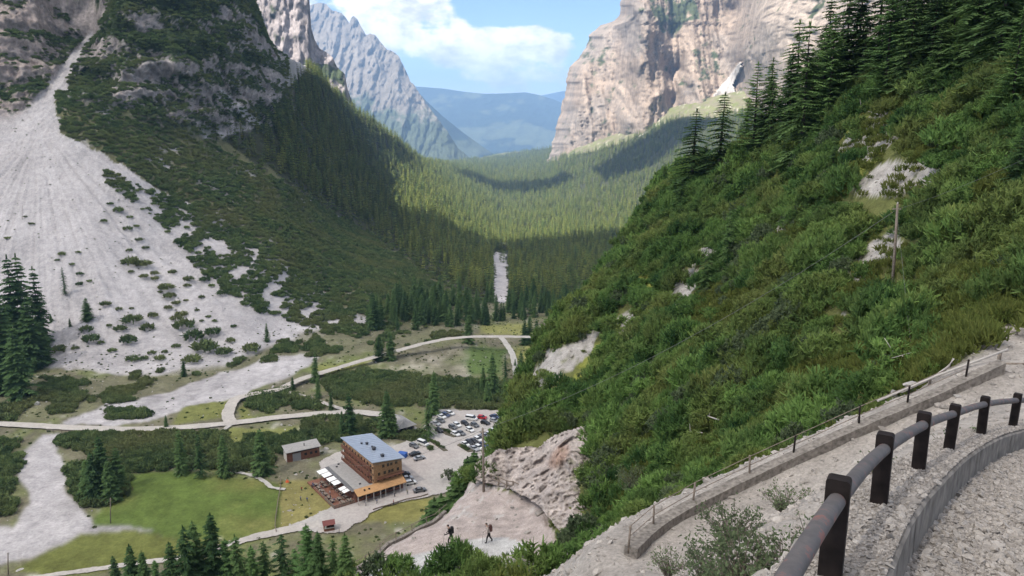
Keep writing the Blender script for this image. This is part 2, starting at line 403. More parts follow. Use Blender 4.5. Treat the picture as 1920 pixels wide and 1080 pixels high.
MEADOW = [[(238, 892), (330, 888), (440, 900), (520, 905), (522, 990), (500, 1003), (430, 1015), (330, 1006), (200, 992), (165, 985), (165, 968), (220, 935)],
          [(150, 1000), (210, 992), (340, 1008), (440, 1018), (425, 1030), (330, 1050), (250, 1062), (90, 1085), (20, 1075)]]
FAN = [(-60, 235), (60, 195), (108, 150), (165, 68), (182, 62), (150, 140), (108, 195), (112, 255), (150, 300), (200, 345), (270, 385), (300, 440), (345, 500), (400, 555), (470, 590), (560, 618), (500, 655), (430, 680), (300, 700), (200, 690), (100, 690), (60, 600), (-60, 520)]
RIVER = [[(592, 662), (585, 690), (500, 722), (400, 762), (280, 790), (200, 796), (110, 800), (160, 775), (250, 752), (330, 727), (420, 695), (510, 670)],
         [(75, 812), (118, 815), (108, 850), (125, 885), (128, 935), (162, 965), (160, 1000), (70, 1040), (-60, 1075), (-60, 985), (30, 985), (60, 940), (30, 900), (40, 850)],
         [(925, 476), (948, 476), (953, 566), (927, 566)]]
DENSE = [(105, 172), (250, 192), (330, 222), (420, 262), (600, 385), (750, 480), (890, 560), (900, 600), (760, 612), (660, 588), (560, 510), (430, 430), (330, 375), (200, 290), (110, 250)]
SPARSE = [(190, 320), (330, 375), (430, 430), (560, 510), (660, 588), (660, 625), (560, 612), (470, 582), (400, 540), (345, 480), (300, 420), (200, 350)]
FOREST = [(330, 250), (400, 262), (480, 240), (545, 160), (590, 120), (660, 195), (742, 255), (790, 295), (900, 300), (1030, 275), (1060, 297), (1160, 272), (1260, 225), (1330, 225), (1800, 100), (1800, 480), (1200, 560), (1100, 585), (985, 572), (900, 600), (860, 575), (750, 480), (600, 385), (420, 285)]
in_forest = inpoly(vpx, vpy, FOREST) & (T > 3.0)
paint(in_forest, np.array([0.045, 0.05, 0.028]))
FOOTSCRUB = [(-60, 690), (150, 715), (330, 690), (440, 680), (520, 640), (650, 610), (760, 612), (880, 610), (870, 632), (740, 655), (600, 668), (430, 690), (330, 725), (170, 775), (-60, 798)]
paint(inpoly(jx, jy, FOOTSCRUB) * 0.8, np.array([0.15, 0.145, 0.09]))
paint(inpoly(jx, jy, FAN), SCREE)
paint(inpoly(jx, jy, DENSE) * smooth(-0.45, -0.1, nz), np.array([0.115, 0.115, 0.06]))
for p in RIVER[:2]: paint(inpoly(jx, jy, p), SCREE * 1.04)
paint(inpoly(vpx + 12 * fbm(VX / 18, VY / 30, 3.1, 4, .6), vpy + 10 * fbm(VX / 18, VY / 18, 6.1, 3), RIVER[2]), SCREE * 1.2)
for p in MEADOW: paint(inpoly(jx, jy, p), GRASS)
paint(inpoly(jx, jy, MEADOW[0]) * smooth(0.0, 0.5, nz + 0.3 * smooth(440, 520, vpx)), np.array([0.15, 0.15, 0.05]))
paint(inpoly(jx, jy, MEADOW[1]) * 0.7, np.array([0.145, 0.145, 0.045]))
paint(inpoly(jx, jy, [(160, 984), (230, 988), (310, 997), (240, 998), (160, 1001)]), SCREE * 0.8)
paint(inpoly(jx, jy, [(520, 900), (640, 900), (660, 960), (600, 975), (522, 1000)]), np.array([0.215, 0.195, 0.075]))
paint(inpoly(jx, jy, [(870, 652), (950, 655), (945, 700), (868, 705)]), np.array([0.10, 0.145, 0.045]))
paint(inpoly(jx, jy, [(900, 612), (990, 605), (1000, 632), (900, 632)]) | inpoly(jx, jy, [(960, 650), (1040, 640), (1040, 680), (970, 685)]), np.array([0.23, 0.23, 0.08]))
paint(inpoly(jx, jy, [(590, 690), (720, 668), (700, 690), (600, 706)]) | inpoly(jx, jy, [(350, 765), (425, 745), (420, 790), (330, 795)]) | inpoly(jx, jy, [(450, 750), (470, 790), (440, 792)]) | inpoly(jx, jy, [(430, 805), (560, 800), (520, 840), (430, 845)]), np.array([0.17, 0.18, 0.06]))
paint(inpoly(jx, jy, [(610, 715), (720, 672), (860, 645), (880, 650), (870, 710), (760, 705), (620, 720)]) * smooth(-0.1, 0.3, nf), np.array([0.34, 0.31, 0.25]))
paint(inpoly(jx, jy, [(700, 930), (820, 935), (780, 975), (690, 985), (640, 975)]) , np.array([0.20, 0.19, 0.065]))
fine = fbm(VX / 3.2, VY / 3.2, 2.9, 4, .65); chan = fbm(VX / 5, VY / 16, 7.9, 4, .6)
floor_m = (T < 3.2)[..., None]
C = np.where(floor_m, C * (1 + .38 * nf[..., None] + .30 * fine[..., None] + .22 * nz[..., None]), C)
riv = (inpoly(jx, jy, RIVER[0]) | inpoly(jx, jy, RIVER[1]))[..., None]
C = np.where(riv, C * (1 + .35 * chan[..., None]), C)
for _ in range(2):                       # soft verges
    Cs = C.copy(); Cs[1:-1, 1:-1] = (C[1:-1, 1:-1] * 2 + C[:-2, 1:-1] + C[2:, 1:-1] + C[1:-1, :-2] + C[1:-1, 2:]) / 6; C = np.where(floor_m, Cs, C)
# rock and the green on its ledges
rk = rockw[..., None]
gy, gx = np.gradient(VZ, axis=0), np.gradient(VY, axis=0)
steep = np.abs(gy) / (np.abs(gy) + np.abs(gx) + 1e-6)
warm = smooth(150, 60, vpx)[..., None]
rockc = ROCK * (1 + 0.75 * nf[..., None] + .3 * nz[..., None]) * (1 - warm) + np.array([0.33, 0.275, 0.25]) * warm
veg = smooth(0.08, 0.22, fbm(VX / 45 + 3, VY / 90, VZ / 22 + 1.7, 5, 0.6) + 0.10 - 0.55 * (steep - 0.72) - 0.22 * warm[..., 0] + 0.25 * smooth(90, 0, vpy) * smooth(150, 250, vpx))
C = C * (1 - rk) + (rockc * (1 - veg[..., None]) + np.array([0.045, 0.062, 0.028]) * veg[..., None]) * rk
CAVE = (((vpx - 300) / 26)**2 + ((vpy - 222) / 24)**2) < 1
runn = smooth(0.1, 0.5, fbm(fanang * 42, VY / 160, 9.1, 4, 0.6))
C = C * (1 - 0.26 * (runn * fanw * (rockw < .2))[..., None])
streak = inpoly(vpx, vpy, [(410, 165), (425, 175), (495, 235), (480, 240), (440, 205)]) & (T > 4)
paint(streak, SCREE * 1.05)
C = np.clip(C, 0.01, 0.9)
me = mesh_np('valley_terrain', np.stack([VX, VY, VZ], -1), gridfaces(nr, ncn), M['terrain'], True, C.reshape(-1, 3))
me.materials.append(M['rockface']); me.polygons.foreach_set('material_index', (rockw[:-1, :-1] > 0.5).astype(np.int32).ravel())
valley = link(bpy.data.objects.new('valley_terrain', me)); tag(valley, kind='structure')

def on_valley(px, py):
    """point of the valley terrain seen at a pixel (nearest surface along the line of sight)"""
    d = (vpx - px)**2 + (vpy - py)**2
    m = d < max(9.0, d.min() + 4)
    i = np.argmin(np.where(m, VY, 1e9)); return np.array([VX.flat[i], VY.flat[i], VZ.flat[i]])

# ------------------------------------------------------------------ other mountains
def sheet(name, px, py, Y, cols, mat, keep=None):
    a, b, c = ray(px, py); X = a / b * Y; Z = CH + c / b * Y
    me_ = mesh_np(name, np.stack([X, Y, Z], -1), gridfaces(*px.shape, keep), mat, True, cols.reshape(-1, 3))
    return tag(link(bpy.data.objects.new(name, me_)), kind='structure'), X, Z

# right cliff
sil = np.array([(1028, 300), (1034, 275), (1040, 250), (1047, 225), (1052, 205), (1060, 178), (1063, 150), (1068, 125), (1085, 108), (1098, 88), (1106, 65), (1116, 55), (1126, 47), (1140, 43), (1150, 40), (1157, 34), (1163, 25), (1166, 0), (1170, -60), (1172, -130)], float)
rows = np.arange(335, -131, -2.0)
left = np.interp(-rows, -sil[:, 1], sil[:, 0]) + 7 * fbm(rows / 16, .3, .8, 4, .6)
uu = np.concatenate([np.linspace(0, 0.12, 30, endpoint=False), np.linspace(0.12, 1, 250)])
cxp = left[:, None] + (1760 - left[:, None]) * uu[None]
cyp = np.broadcast_to(rows[:, None], cxp.shape).copy()
off = RBF(np.array([(1080, 250), (1110, 200), (1090, 150), (1140, 250), (1130, 75), (1150, 55), (1160, 110), (1162, 160), (1200, 20), (1200, 120), (1190, 230), (1225, 60), (1232, 180), (1258, 60), (1262, 130), (1262, 190), (1255, 20), (1290, 40), (1300, 100), (1298, 150), (1320, 190), (1300, 225), (1345, 60), (1375, 20), (1360, 110), (1385, 150), (1352, 200), (1405, 100), (1430, 40), (1450, 180), (1520, 80), (1560, 220), (1640, 20), (1640, 150), (1740, 80), (1180, 280), (1230, 250), (1060, 300), (1300, 290), (1172, -80), (1260, -80), (1400, -80), (1600, -100)]) / 100.,
          [0, 0, 30, 10, 140, 160, 90, 95, -90, -80, -60, -70, -60, 90, 150, 120, 60, 110, 40, -10, -30, -20, 190, 260, 150, 130, 120, -60, -120, -130, -170, -170, -220, -220, -300, 20, 20, 20, 0, 60, 160, 120, -100], 0.05)
Y0 = 3060 - (cxp - 1060) * 2.1
offv = off(np.stack([cxp, cyp], -1) / 100.); offc = np.interp(cxp, np.arange(1020, 1761, 10.), [np.mean([off(np.array([x_ / 100., y_ / 100.])) for y_ in (30, 90, 150, 210)]) for x_ in np.arange(1020, 1761, 10.)])
Yc = Y0 + 0.9 * offv + 1.1 * offc + 420 * (1 - smooth(0, 0.055, uu))[None]**2 - (230 - cyp) * -0.55
a_, b_, c_ = ray(cxp, cyp); Xc0 = a_ / b_ * Yc; Zc0 = CH + c_ / b_ * Yc
r1 = fbm(Xc0 / 105, Yc / 1500, (Zc0 + 1.3 * Xc0) / 650, 5, 0.58, True); r2 = fbm((Xc0 + .12 * Zc0) / 32, Yc / 500, (Zc0 - .8 * Xc0) / 190, 5, 0.62, True); r3 = fbm(Xc0 / 40, Yc / 400, Zc0 / 16, 4, 0.6)
scree_g = inpoly(cxp, cyp, [(1150, 285), (1165, 272), (1215, 245), (1262, 218), (1262, 226), (1215, 258), (1180, 276)]) | inpoly(cxp, cyp, [(1340, 175), (1365, 145), (1388, 115), (1392, 125), (1375, 160), (1385, 190), (1350, 200), (1345, 240), (1290, 265), (1310, 235)])
Yc = Yc - np.where(scree_g, 0, 1) * (r3 * 7 - r1 * 66 - r2 * 42 + 4 * np.abs(((Zc0 + 20 * r3) / 34.) % 1 - .5))
Yc = np.maximum(Yc, 1500)
nzc = fbm(Xc0 / 130, Yc / 400, Zc0 / 160, 5, 0.6); stk = fbm(Xc0 / 22, Yc / 200, Zc0 / 260, 4, 0.6)
cc = np.array([0.265, 0.212, 0.172]) * (1 + 0.25 * nzc[..., None]) * (1 + 0.55 * stk[..., None])
grey = smooth(-0.05, 0.35, nzc + 0.35 * smooth(90, 40, np.abs(cxp - 1140)) * smooth(120, 70, cyp) + 0.15 * smooth(180, 280, cyp))[..., None]
cc = cc * (1 - 0.6 * grey) + np.array([0.20, 0.18, 0.165]) * 0.6 * grey
pale = smooth(1380, 1430, cxp)[..., None]; cc = cc * (1 - 0.5 * pale) + np.array([0.31, 0.27, 0.235]) * 0.5 * pale
vegc = smooth(0.12, 0.3, fbm(Xc0 / 40, Yc / 80, Zc0 / 40, 4, 0.6) + np.where(inpoly(cxp, cyp, [(1210, -20), (1300, -20), (1312, 35), (1285, 40), (1262, 75), (1240, 60), (1225, 30)]), 0.45, 0) + np.where(inpoly(cxp, cyp, [(1070, 105), (1110, 85), (1150, 100), (1165, 130), (1120, 115)]), 0.2, 0) + np.where(inpoly(cxp, cyp, [(1300, 90), (1345, 70), (1350, 150), (1310, 150)]), 0.22, 0) - 0.1)[..., None]
cc = cc * (1 - vegc) + np.array([0.06, 0.075, 0.04]) * vegc
cc = np.where(scree_g[..., None], np.array([0.38, 0.36, 0.345]), cc)
cliff_o, _, _ = sheet('cliff', cxp, cyp, Yc, np.clip(cc, 0.02, 0.8), M['cliff'])

# grey banded cliff behind the left ridge
def ridge_sheet(name, ridge, py_base, Yf, colf, mat, amp, scl, step=3.0, rowsn=90, seed=0.0, back=0.4, power=1.0, jag=0.0):
    ridge = np.array(ridge, float); xs = np.arange(ridge[0, 0], ridge[-1, 0] + .1, step)
    top = np.interp(xs, ridge[:, 0], ridge[:, 1])
    if jag: top = top - jag * np.abs(fbm(xs / 9, seed, 0.5, 4, 0.6))
    t = np.concatenate([np.linspace(0, 1, rowsn), [1.03, 1.08]])
    py = py_base + (top[None] - py_base) * np.minimum(t, 1)[:, None]; px = np.broadcast_to(xs, py.shape)
    Y = Yf(px, py) * (1 + back * np.minimum(t, 1)[:, None]**power * 0.15)
    a, b, c = ray(px, py); X = a / b * Y; Z = CH + c / b * Y
    X0_ = X; X = X + scl[0] * .16 * fbm(X0_ / scl[0] * 1.3, 2.2, Z / scl[0] * .8, 4, .6)
    d = amp * (-.55 * fbm(X / scl[0] + seed, Y / scl[0] / 9, (Z + .6 * X) / scl[1], 5, 0.6, True) - .45 * fbm(X / scl[0] * 3.1 + seed, Y / scl[0] / 5, (Z - .5 * X) / scl[1] * 4, 4, 0.62, True) + .30 * fbm(X / scl[0] * 2, Y / scl[0] / 3, Z / scl[0] * 2.6, 5, .6) + .5)
    fade = np.where(t > 1, 0, 1)[:, None]
    Y = Y - d * fade
    a, b, c = ray(px, py); X = a / b * Y; Z = CH + c / b * Y
    for k, e in ((-2, 0.03), (-1, 0.08)):
        Y[k] = Y[-3] * (1 + e); X[k] = X[-3] * (1 + e); Z[k] = Z[-3] - Y[-3] * e * 0.8
    col = colf(px, py, X, Y, Z)
    me_ = mesh_np(name, np.stack([X, Y, Z], -1), gridfaces(*px.shape), mat, True, np.clip(col, 0.01, 0.9).reshape(-1, 3))
    return tag(link(bpy.data.objects.new(name, me_)), kind='structure')
def col_band(px, py, X, Y, Z):
    n = fbm(X / 40, Y / 80, Z / 12, 5, 0.6)[..., None]
    c = np.array([0.24, 0.215, 0.215]) * (1 + 0.8 * n)
    v = smooth(0.0, 0.25, fbm(X / 30, Y / 60, Z / 30, 4) + np.where(py > 120, 0.25, -0.25))[..., None]
    return c * (1 - v) + np.array([0.05, 0.065, 0.035]) * v
ridge_sheet('rock_band', [(380, -170), (455, -140), (560, -70), (577, -30), (581, 5), (583, 50), (590, 75), (600, 92), (612, 98), (624, 108), (632, 126), (647, 140), (651, 165), (662, 195), (672, 215)], 260, lambda x, y: 1560 + 0 * x, col_band, M['cliff'], 34, (60, 260), 2.0, 130, 2.2, 0.5, 1.0, 2)
ridge_sheet('rock_band', [(700, 240), (722, 246), (740, 255), (746, 268), (748, 290)], 330, lambda x, y: 1640 + 0 * x, col_band, M['cliff'], 14, (40, 160), 2.0, 50, 5.2, 0.4, 1.0, 2)
# pale mountain across the middle distance
def col_pale(px, py, X, Y, Z):
    n = fbm(X / 260, Y / 500, Z / 300, 5, 0.6)[..., None]
    c = np.array([0.15, 0.132, 0.112]) * (1 + 0.7 * n)
    line = np.interp(px, [580, 680, 760, 800, 880], [120, 190, 215, 205, 270])
    v = smooth(-0.2, 0.25, fbm(X / 110, Y / 200, Z / 110, 5, 0.6) + (py - line) / 60.)[..., None]
    return c * (1 - v) + np.array([0.06, 0.075, 0.05]) * v
ridge_sheet('mountain', [(540, 40), (562, 24), (582, 10), (598, 6), (612, 8), (622, 19), (632, 22), (641, 26), (650, 36), (655, 45), (658, 34), (663, 30), (670, 36), (678, 52), (686, 66), (696, 64), (704, 66), (714, 80), (726, 94), (737, 97), (746, 104), (755, 120), (763, 138), (770, 155), (776, 160), (783, 170), (800, 196), (820, 222), (842, 252), (860, 280), (880, 295)], 330, lambda x, y: 5000 - (x - 580) * 1.0 + (330 - y) * 3.0, col_pale, M['far_rock'], 260, (300, 1500), 1.6, 170, 9.1, 1.0, 1.0, 5)
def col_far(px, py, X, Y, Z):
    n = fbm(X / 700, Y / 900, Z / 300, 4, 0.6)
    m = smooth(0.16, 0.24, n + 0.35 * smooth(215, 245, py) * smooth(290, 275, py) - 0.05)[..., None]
    return np.array([0.020, 0.034, 0.03]) * (1 - m) + np.array([0.065, 0.08, 0.05]) * m  # forest and meadow albedo kept dark to stand in for cloud shade
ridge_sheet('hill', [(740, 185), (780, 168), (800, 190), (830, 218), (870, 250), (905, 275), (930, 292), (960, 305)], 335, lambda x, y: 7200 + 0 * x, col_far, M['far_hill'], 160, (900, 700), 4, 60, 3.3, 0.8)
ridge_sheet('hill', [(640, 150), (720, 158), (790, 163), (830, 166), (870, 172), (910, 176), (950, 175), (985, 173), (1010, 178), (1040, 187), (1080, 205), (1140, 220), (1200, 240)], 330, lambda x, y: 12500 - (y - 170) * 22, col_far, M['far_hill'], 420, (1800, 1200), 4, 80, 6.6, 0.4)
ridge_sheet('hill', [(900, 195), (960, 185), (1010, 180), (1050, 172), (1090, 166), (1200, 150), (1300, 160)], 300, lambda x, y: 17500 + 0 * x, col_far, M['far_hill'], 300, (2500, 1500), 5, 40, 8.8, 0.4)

# ------------------------------------------------------------------ clouds that shade the near valley, and the air
def cloud(name, outline, zc, seed, thick=170):
    """a lumpy closed cloud whose shadow falls on the given ground outline"""
    o = np.array(outline, float); sh = TO_SUN[:2] / TO_SUN[2] * (zc - 0)
    o = o + sh; cx, cy = o.mean(0)
    na, nrr = 96, 22
    ang = np.linspace(0, 2 * np.pi, na, endpoint=False)
    # radius of the outline in each direction
    rad = np.zeros(na)
    for i, a in enumerate(ang):
        d = np.array([math.cos(a), math.sin(a)]); best = 0
        for j in range(len(o)):
            p, q = o[j] - (cx, cy), o[(j + 1) % len(o)] - (cx, cy); e = q - p
            den = d[0] * e[1] - d[1] * e[0]
            if abs(den) < 1e-9: continue
            t = (p[0] * e[1] - p[1] * e[0]) / den; s_ = (p[0] * d[1] - p[1] * d[0]) / den
            if t > 0 and -1e-6 <= s_ <= 1 + 1e-6: best = max(best, t)
        rad[i] = best
    rad = rad * (1 + 0.05 * fbm(np.cos(ang) * 3 + seed, np.sin(ang) * 3, 0.1, 4, 0.6))
    vs_, fs = [], []
    for side in (1, -1):
        for k in range(nrr):
            t = k / (nrr - 1); rr = rad * t; x = cx + rr * np.cos(ang); y = cy + rr * np.sin(ang)
            h = math.sqrt(max(0, 1 - t * t)); b = fbm(x / 260 + seed, y / 260, side * 3.1, 4, 0.6)
            z = zc + side * h * (thick * (1.0 + 0.8 * b) if side > 0 else 45 * (1 + 0.6 * b))
            vs_ += list(zip(x, y, z + 0 * x))
    for s in range(2):
        for k in range(nrr - 1):
            for i in range(na):
                q = [s * na * nrr + k * na + i, s * na * nrr + k * na + (i + 1) % na, s * na * nrr + (k + 1) * na + (i + 1) % na, s * na * nrr + (k + 1) * na + i]
                fs.append(q if s else q[::-1])
    me_ = mesh_np(name, vs_, fs, M['cloud'])
    return tag(link(bpy.data.objects.new(name, me_)), kind='structure')
m = bpy.data.materials.new('cloud'); m.use_nodes = True; nt = m.node_tree; nt.nodes.clear()
d_ = nt.nodes.new('ShaderNodeBsdfDiffuse'); t_ = nt.nodes.new('ShaderNodeBsdfTranslucent'); x_ = nt.nodes.new('ShaderNodeMixShader'); o_ = nt.nodes.new('ShaderNodeOutputMaterial')
d_.inputs[0].default_value = (0.95, 0.95, 0.95, 1); t_.inputs[0].default_value = (0.97, 0.97, 0.97, 1); x_.inputs[0].default_value = 0.85
nt.links.new(d_.outputs[0], x_.inputs[1]); nt.links.new(t_.outputs[0], x_.inputs[2])
tr_ = nt.nodes.new('ShaderNodeBsdfTransparent'); y_ = nt.nodes.new('ShaderNodeMixShader'); y_.inputs[0].default_value = 0.34        # thin cloud: some light comes straight through
nt.links.new(x_.outputs[0], y_.inputs[1]); nt.links.new(tr_.outputs[0], y_.inputs[2]); nt.links.new(y_.outputs[0], o_.inputs[0])
M['cloud'] = m
cloud('cloud', [(-1150, -450), (560, -450), (560, 1520), (230, 1440), (60, 1400), (-60, 1290), (-160, 1080), (-270, 880), (-370, 740), (-470, 640), (-580, 640), (-700, 760), (-820, 1050), (-1150, 1250)], 1150, 1.0)
cloud('cloud', [(-230, 2450), (-20, 2400), (150, 2520), (120, 2760), (-60, 2850), (-220, 2740)], 1200, 4.0, 90)
cloud('cloud', [(230, 2330), (420, 2280), (640, 2350), (600, 2600), (380, 2660), (220, 2540)], 1220, 7.0, 90)
m = bpy.data.materials.new('haze'); m.use_nodes = True; nt = m.node_tree; nt.nodes.clear()
pv = nt.nodes.new('ShaderNodeVolumePrincipled'); pv.inputs['Color'].default_value = (0.36, 0.60, 1.0, 1); pv.inputs['Density'].default_value = 0.000085; pv.inputs['Anisotropy'].default_value = 0.1
o_ = nt.nodes.new('ShaderNodeOutputMaterial'); nt.links.new(pv.outputs[0], o_.inputs['Volume'])
hz = MB().box(-14000, 14000, -1500, 21000, -420, 940).build('haze', m); tag(hz, kind='stuff')

# ------------------------------------------------------------------ near hillside (height field through picked points)
hp = []                                  # (x, y, z relative to the camera)
def hpt(px, py, Y, dz=0.0):
    p = atY(px, py, Y); hp.append((p[0], Y, p[2] - CH + dz)); return hp[-1]
SLOPE = [(1680, 560, 55), (1600, 180, 105), (1700, 110, 100), (1800, 40, 95), (1900, -30, 90), (2060, -150, 85), (1900, 200, 62), (1900, 400, 48), (1900, 560, 38), (2060, 300, 48), (2060, 500, 38), (1400, 400, 115), (1600, 400, 72), (1750, 300, 70), (1500, 320, 110), (1100, 700, 100), (1250, 600, 92), (1250, 750, 70), (1100, 780, 84), (1400, 550, 76), (1400, 700, 57), (1550, 600, 56), (1550, 740, 43), (1300, 850, 51), (1200, 900, 54), (1160, 980, 54), (1450, 820, 40), (1700, 655, 39), (1620, 730, 37), (1780, 640, 36), (1320, 930, 44), (1180, 1010, 50), (1220, 450, 140), (1300, 500, 105), (1780, 480, 50)]
SIL = [(1500, 228, 118), (1400, 275, 138), (1290, 318, 158), (1240, 348, 168), (1215, 400, 160), (1180, 455, 150), (1140, 510, 140), (1110, 565, 134), (1062, 612, 126), (1012, 655, 118), (985, 720, 110), (955, 785, 102), (945, 840, 92)]
for q in SLOPE: hpt(*q)
for q in SIL: hpt(*q)
for q in [(1600, 180, 105), (1700, 110, 100), (1800, 40, 95), (1900, -30, 90), (2060, -150, 85)]:
    x, y, z = atY(*q) - (0, 0, CH); hp.append((x + 2, y + 22, z - 4)); hp.append((x + 6, y + 60, z - 22))
# hairpin bend with the two hikers, its outer edge and the drop below
HAIR = [(917, 1018, 59), (845, 1022, 59.5), (1000, 1065, 54), (890, 1075, 55), (760, 1075, 57), (960, 1040, 57), (905, 915, 71), (960, 985, 63), (1010, 990, 61), (1040, 1040, 56), (930, 960, 66), (1000, 930, 68), (860, 955, 68), (1060, 960, 60), (1080, 900, 66), (1050, 840, 76), (960, 860, 78), (1100, 820, 76)]
for q in HAIR: hpt(*q)
EDGE = [(882, 885, 77), (855, 935, 72), (835, 965, 69), (780, 995, 66), (730, 1022, 64), (655, 1075, 61), (600, 1115, 59)]
for q in EDGE: hpt(*q)
# the ground falls away behind the whole edge of the hillside (steeper than the line of sight over it)
SC = sorted(EDGE + [(912, 866, 78)] + SIL, key=lambda q: q[0]); sx_ = [q[0] for q in SC]
for px in range(560, 1520, 24):
    py, Ys_ = np.interp(px, sx_, [q[1] for q in SC]), np.interp(px, sx_, [q[2] for q in SC])
    for k_, dz_ in ((1.06, -2.2), (1.14, -6), (1.3, -14), (1.55, -30), (2.1, -60), (3.2, -75)): hpt(px, py, Ys_ * k_, dz_)
for q in [(-36, 70, -62), (-50, 117, -105), (-80, 190, -170), (-60, 60, -60), (-80, 100, -105), (-10, 30, -28), (-6, 40, -31), (-20, 40, -34), (0, 48, -34), (4, 47, -33), (-3, 10, -8.5), (-8, 20, -19), (0, 20, -16.5), (2, 30, -22), (6, 40, -27), (-.3, 3, -2.6), (-1, 2, -2.4)]: hp.append(q)
# lower path: wall line (foot) and bench towards the camera
WALLPX = [(1885, 697, 27.0), (1820, 727, 26.8), (1740, 764, 26.4), (1650, 802, 25.9), (1560, 842, 25.4), (1465, 886, 25.0), (1390, 922, 24.5), (1310, 962, 23.8), (1240, 1005, 22.6), (1195, 1048, 21.0)]
WALL = np.array([atY(*q) for q in WALLPX])
for i, w in enumerate(WALL):
    z = w[2] - CH; t = WALL[min(i + 1, 9)] - WALL[max(i - 1, 0)]; t[2] = 0; t /= np.linalg.norm(t); n_ = np.array([t[1], -t[0], 0])     # towards the valley
    if n_[1] < 0: n_ = -n_
    hp.append((w[0], w[1], z - 0.03)); q = w + n_ * 1.6; hp.append((q[0], q[1], z - 0.15)); q = w + n_ * 5; hp.append((q[0], q[1], z - 3.6)); q = w + n_ * 11; hp.append((q[0], q[1], min(z - 7.0, 1e9)))
    q = w - n_ * 2.6; hp.append((q[0], q[1], z + 0.15))
for q in [(1450, 985, 11), (1570, 905, 12.5), (1650, 855, 14.5), (1740, 812, 16.5), (1830, 772, 18), (1915, 735, 20), (1330, 1062, 11), (1240, 1090, 14), (1920, 640, 31.5), (1850, 662, 29.5), (1925, 605, 34), (1845, 628, 32), (2000, 640, 30), (2060, 700, 24)]: hpt(*q)
POSTS = np.array([(1.17, 2.59, -1.67), (1.91, 3.75, -2.0), (2.68, 4.80, -2.31), (3.64, 6.10, -2.76), (4.68, 7.34, -3.16), (5.76, 8.48, -3.56), (6.95, 9.6, -3.98), (8.3, 10.7, -4.4)])
for p in POSTS:
    hp.append((p[0] - 0.22, p[1] + 0.16, p[2] - 0.35)); hp.append((p[0] + 0.25, p[1] - 0.18, p[2] - 0.55)); hp.append((p[0] + 0.9, p[1] - 0.6, p[2] - 0.75)); hp.append((p[0] + 2.5, p[1] - 1.7, p[2] - 0.95)); hp.append((p[0] - 0.6, p[1] + 0.5, p[2] - 1.0)); hp.append((p[0] - 1.3, p[1] + 1.05, p[2] - 2.3))
hp.append((0.35, 1.5, -1.75)); hp.append((1.2, 1.1, -1.9)); hp.append((3, 0.8, -2.0))
hp = np.array(hp, float)
def warp(x, y): return np.stack([x / y * 4, np.log(y) * 2.2], -1)
HR = RBF(warp(hp[:, 0], hp[:, 1]), hp[:, 2] / hp[:, 1], 0.004)
hu = np.concatenate([np.arange(-0.62, 0.95, 0.0032)])
hy = np.exp(np.concatenate([np.arange(math.log(1.3), math.log(36), 0.014), np.arange(math.log(36), math.log(245), 0.0075)]))
HU, HYg = np.meshgrid(hu, hy); HX = HU * HYg
HS = HR(warp(HX, HYg))
for _ in range(2):                       # soften creases
    HS[1:-1, 1:-1] = (HS[1:-1, 1:-1] * 2 + HS[:-2, 1:-1] + HS[2:, 1:-1] + HS[1:-1, :-2] + HS[1:-1, 2:]) / 6
HZ = HS * HYg + CH
HZs = HZ.copy()
def in_px(x, y, z, poly): return inpoly(*proj(x, y, z), poly)
hpx, hpy = proj(HX, HYg, HZ)
PATHZONE = [(1000, 930), (930, 925), (905, 915), (850, 945), (640, 1085), (1030, 1090), (1050, 1030), (1030, 990)]
flat = np.maximum(inpoly(hpx, hpy, PATHZONE) & (HYg > 50), HYg < 34).astype(float)
far_w = smooth(34, 50, HYg) * (1 - flat)
HZ = HZ + far_w * (fbm(HX / 9, HYg / 9, 0.7, 4, 0.55) * 1.6 + fbm(HX / 2.2, HYg / 2.2, 4.7, 3) * 0.35) + (1 - far_w) * smooth(9, 22, HYg) * fbm(HX / 1.3, HYg / 1.3, 2.7, 4) * 0.12
hpx, hpy = proj(HX, HYg, HZ)
def hz_at(x, y):                         # height of the hillside (bilinear on its grid)
    x, y = np.asarray(x, float), np.asarray(y, float)
    ju = np.clip((x / y - hu[0]) / (hu[1] - hu[0]), 0, len(hu) - 1.001); ji = np.interp(np.log(y), np.log(hy), np.arange(len(hy))); ji = np.clip(ji, 0, len(hy) - 1.001)
    a, b = ji.astype(int), ju.astype(int); fa, fb = ji - a, ju - b
    return HZ[a, b] * (1 - fa) * (1 - fb) + HZ[a + 1, b] * fa * (1 - fb) + HZ[a, b + 1] * (1 - fa) * fb + HZ[a + 1, b + 1] * fa * fb
def on_hill(px, py, y0=1.5):                     # first hillside point along the line of sight
    Ys = np.exp(np.linspace(math.log(y0), math.log(235), 1500)); a, b, c = ray(px, py)
    x = a / b * Ys; z = CH + c / b * Ys; g = hz_at(x, Ys); k = np.argmax(z < g)
    return np.array([x[k], Ys[k], g[k]])
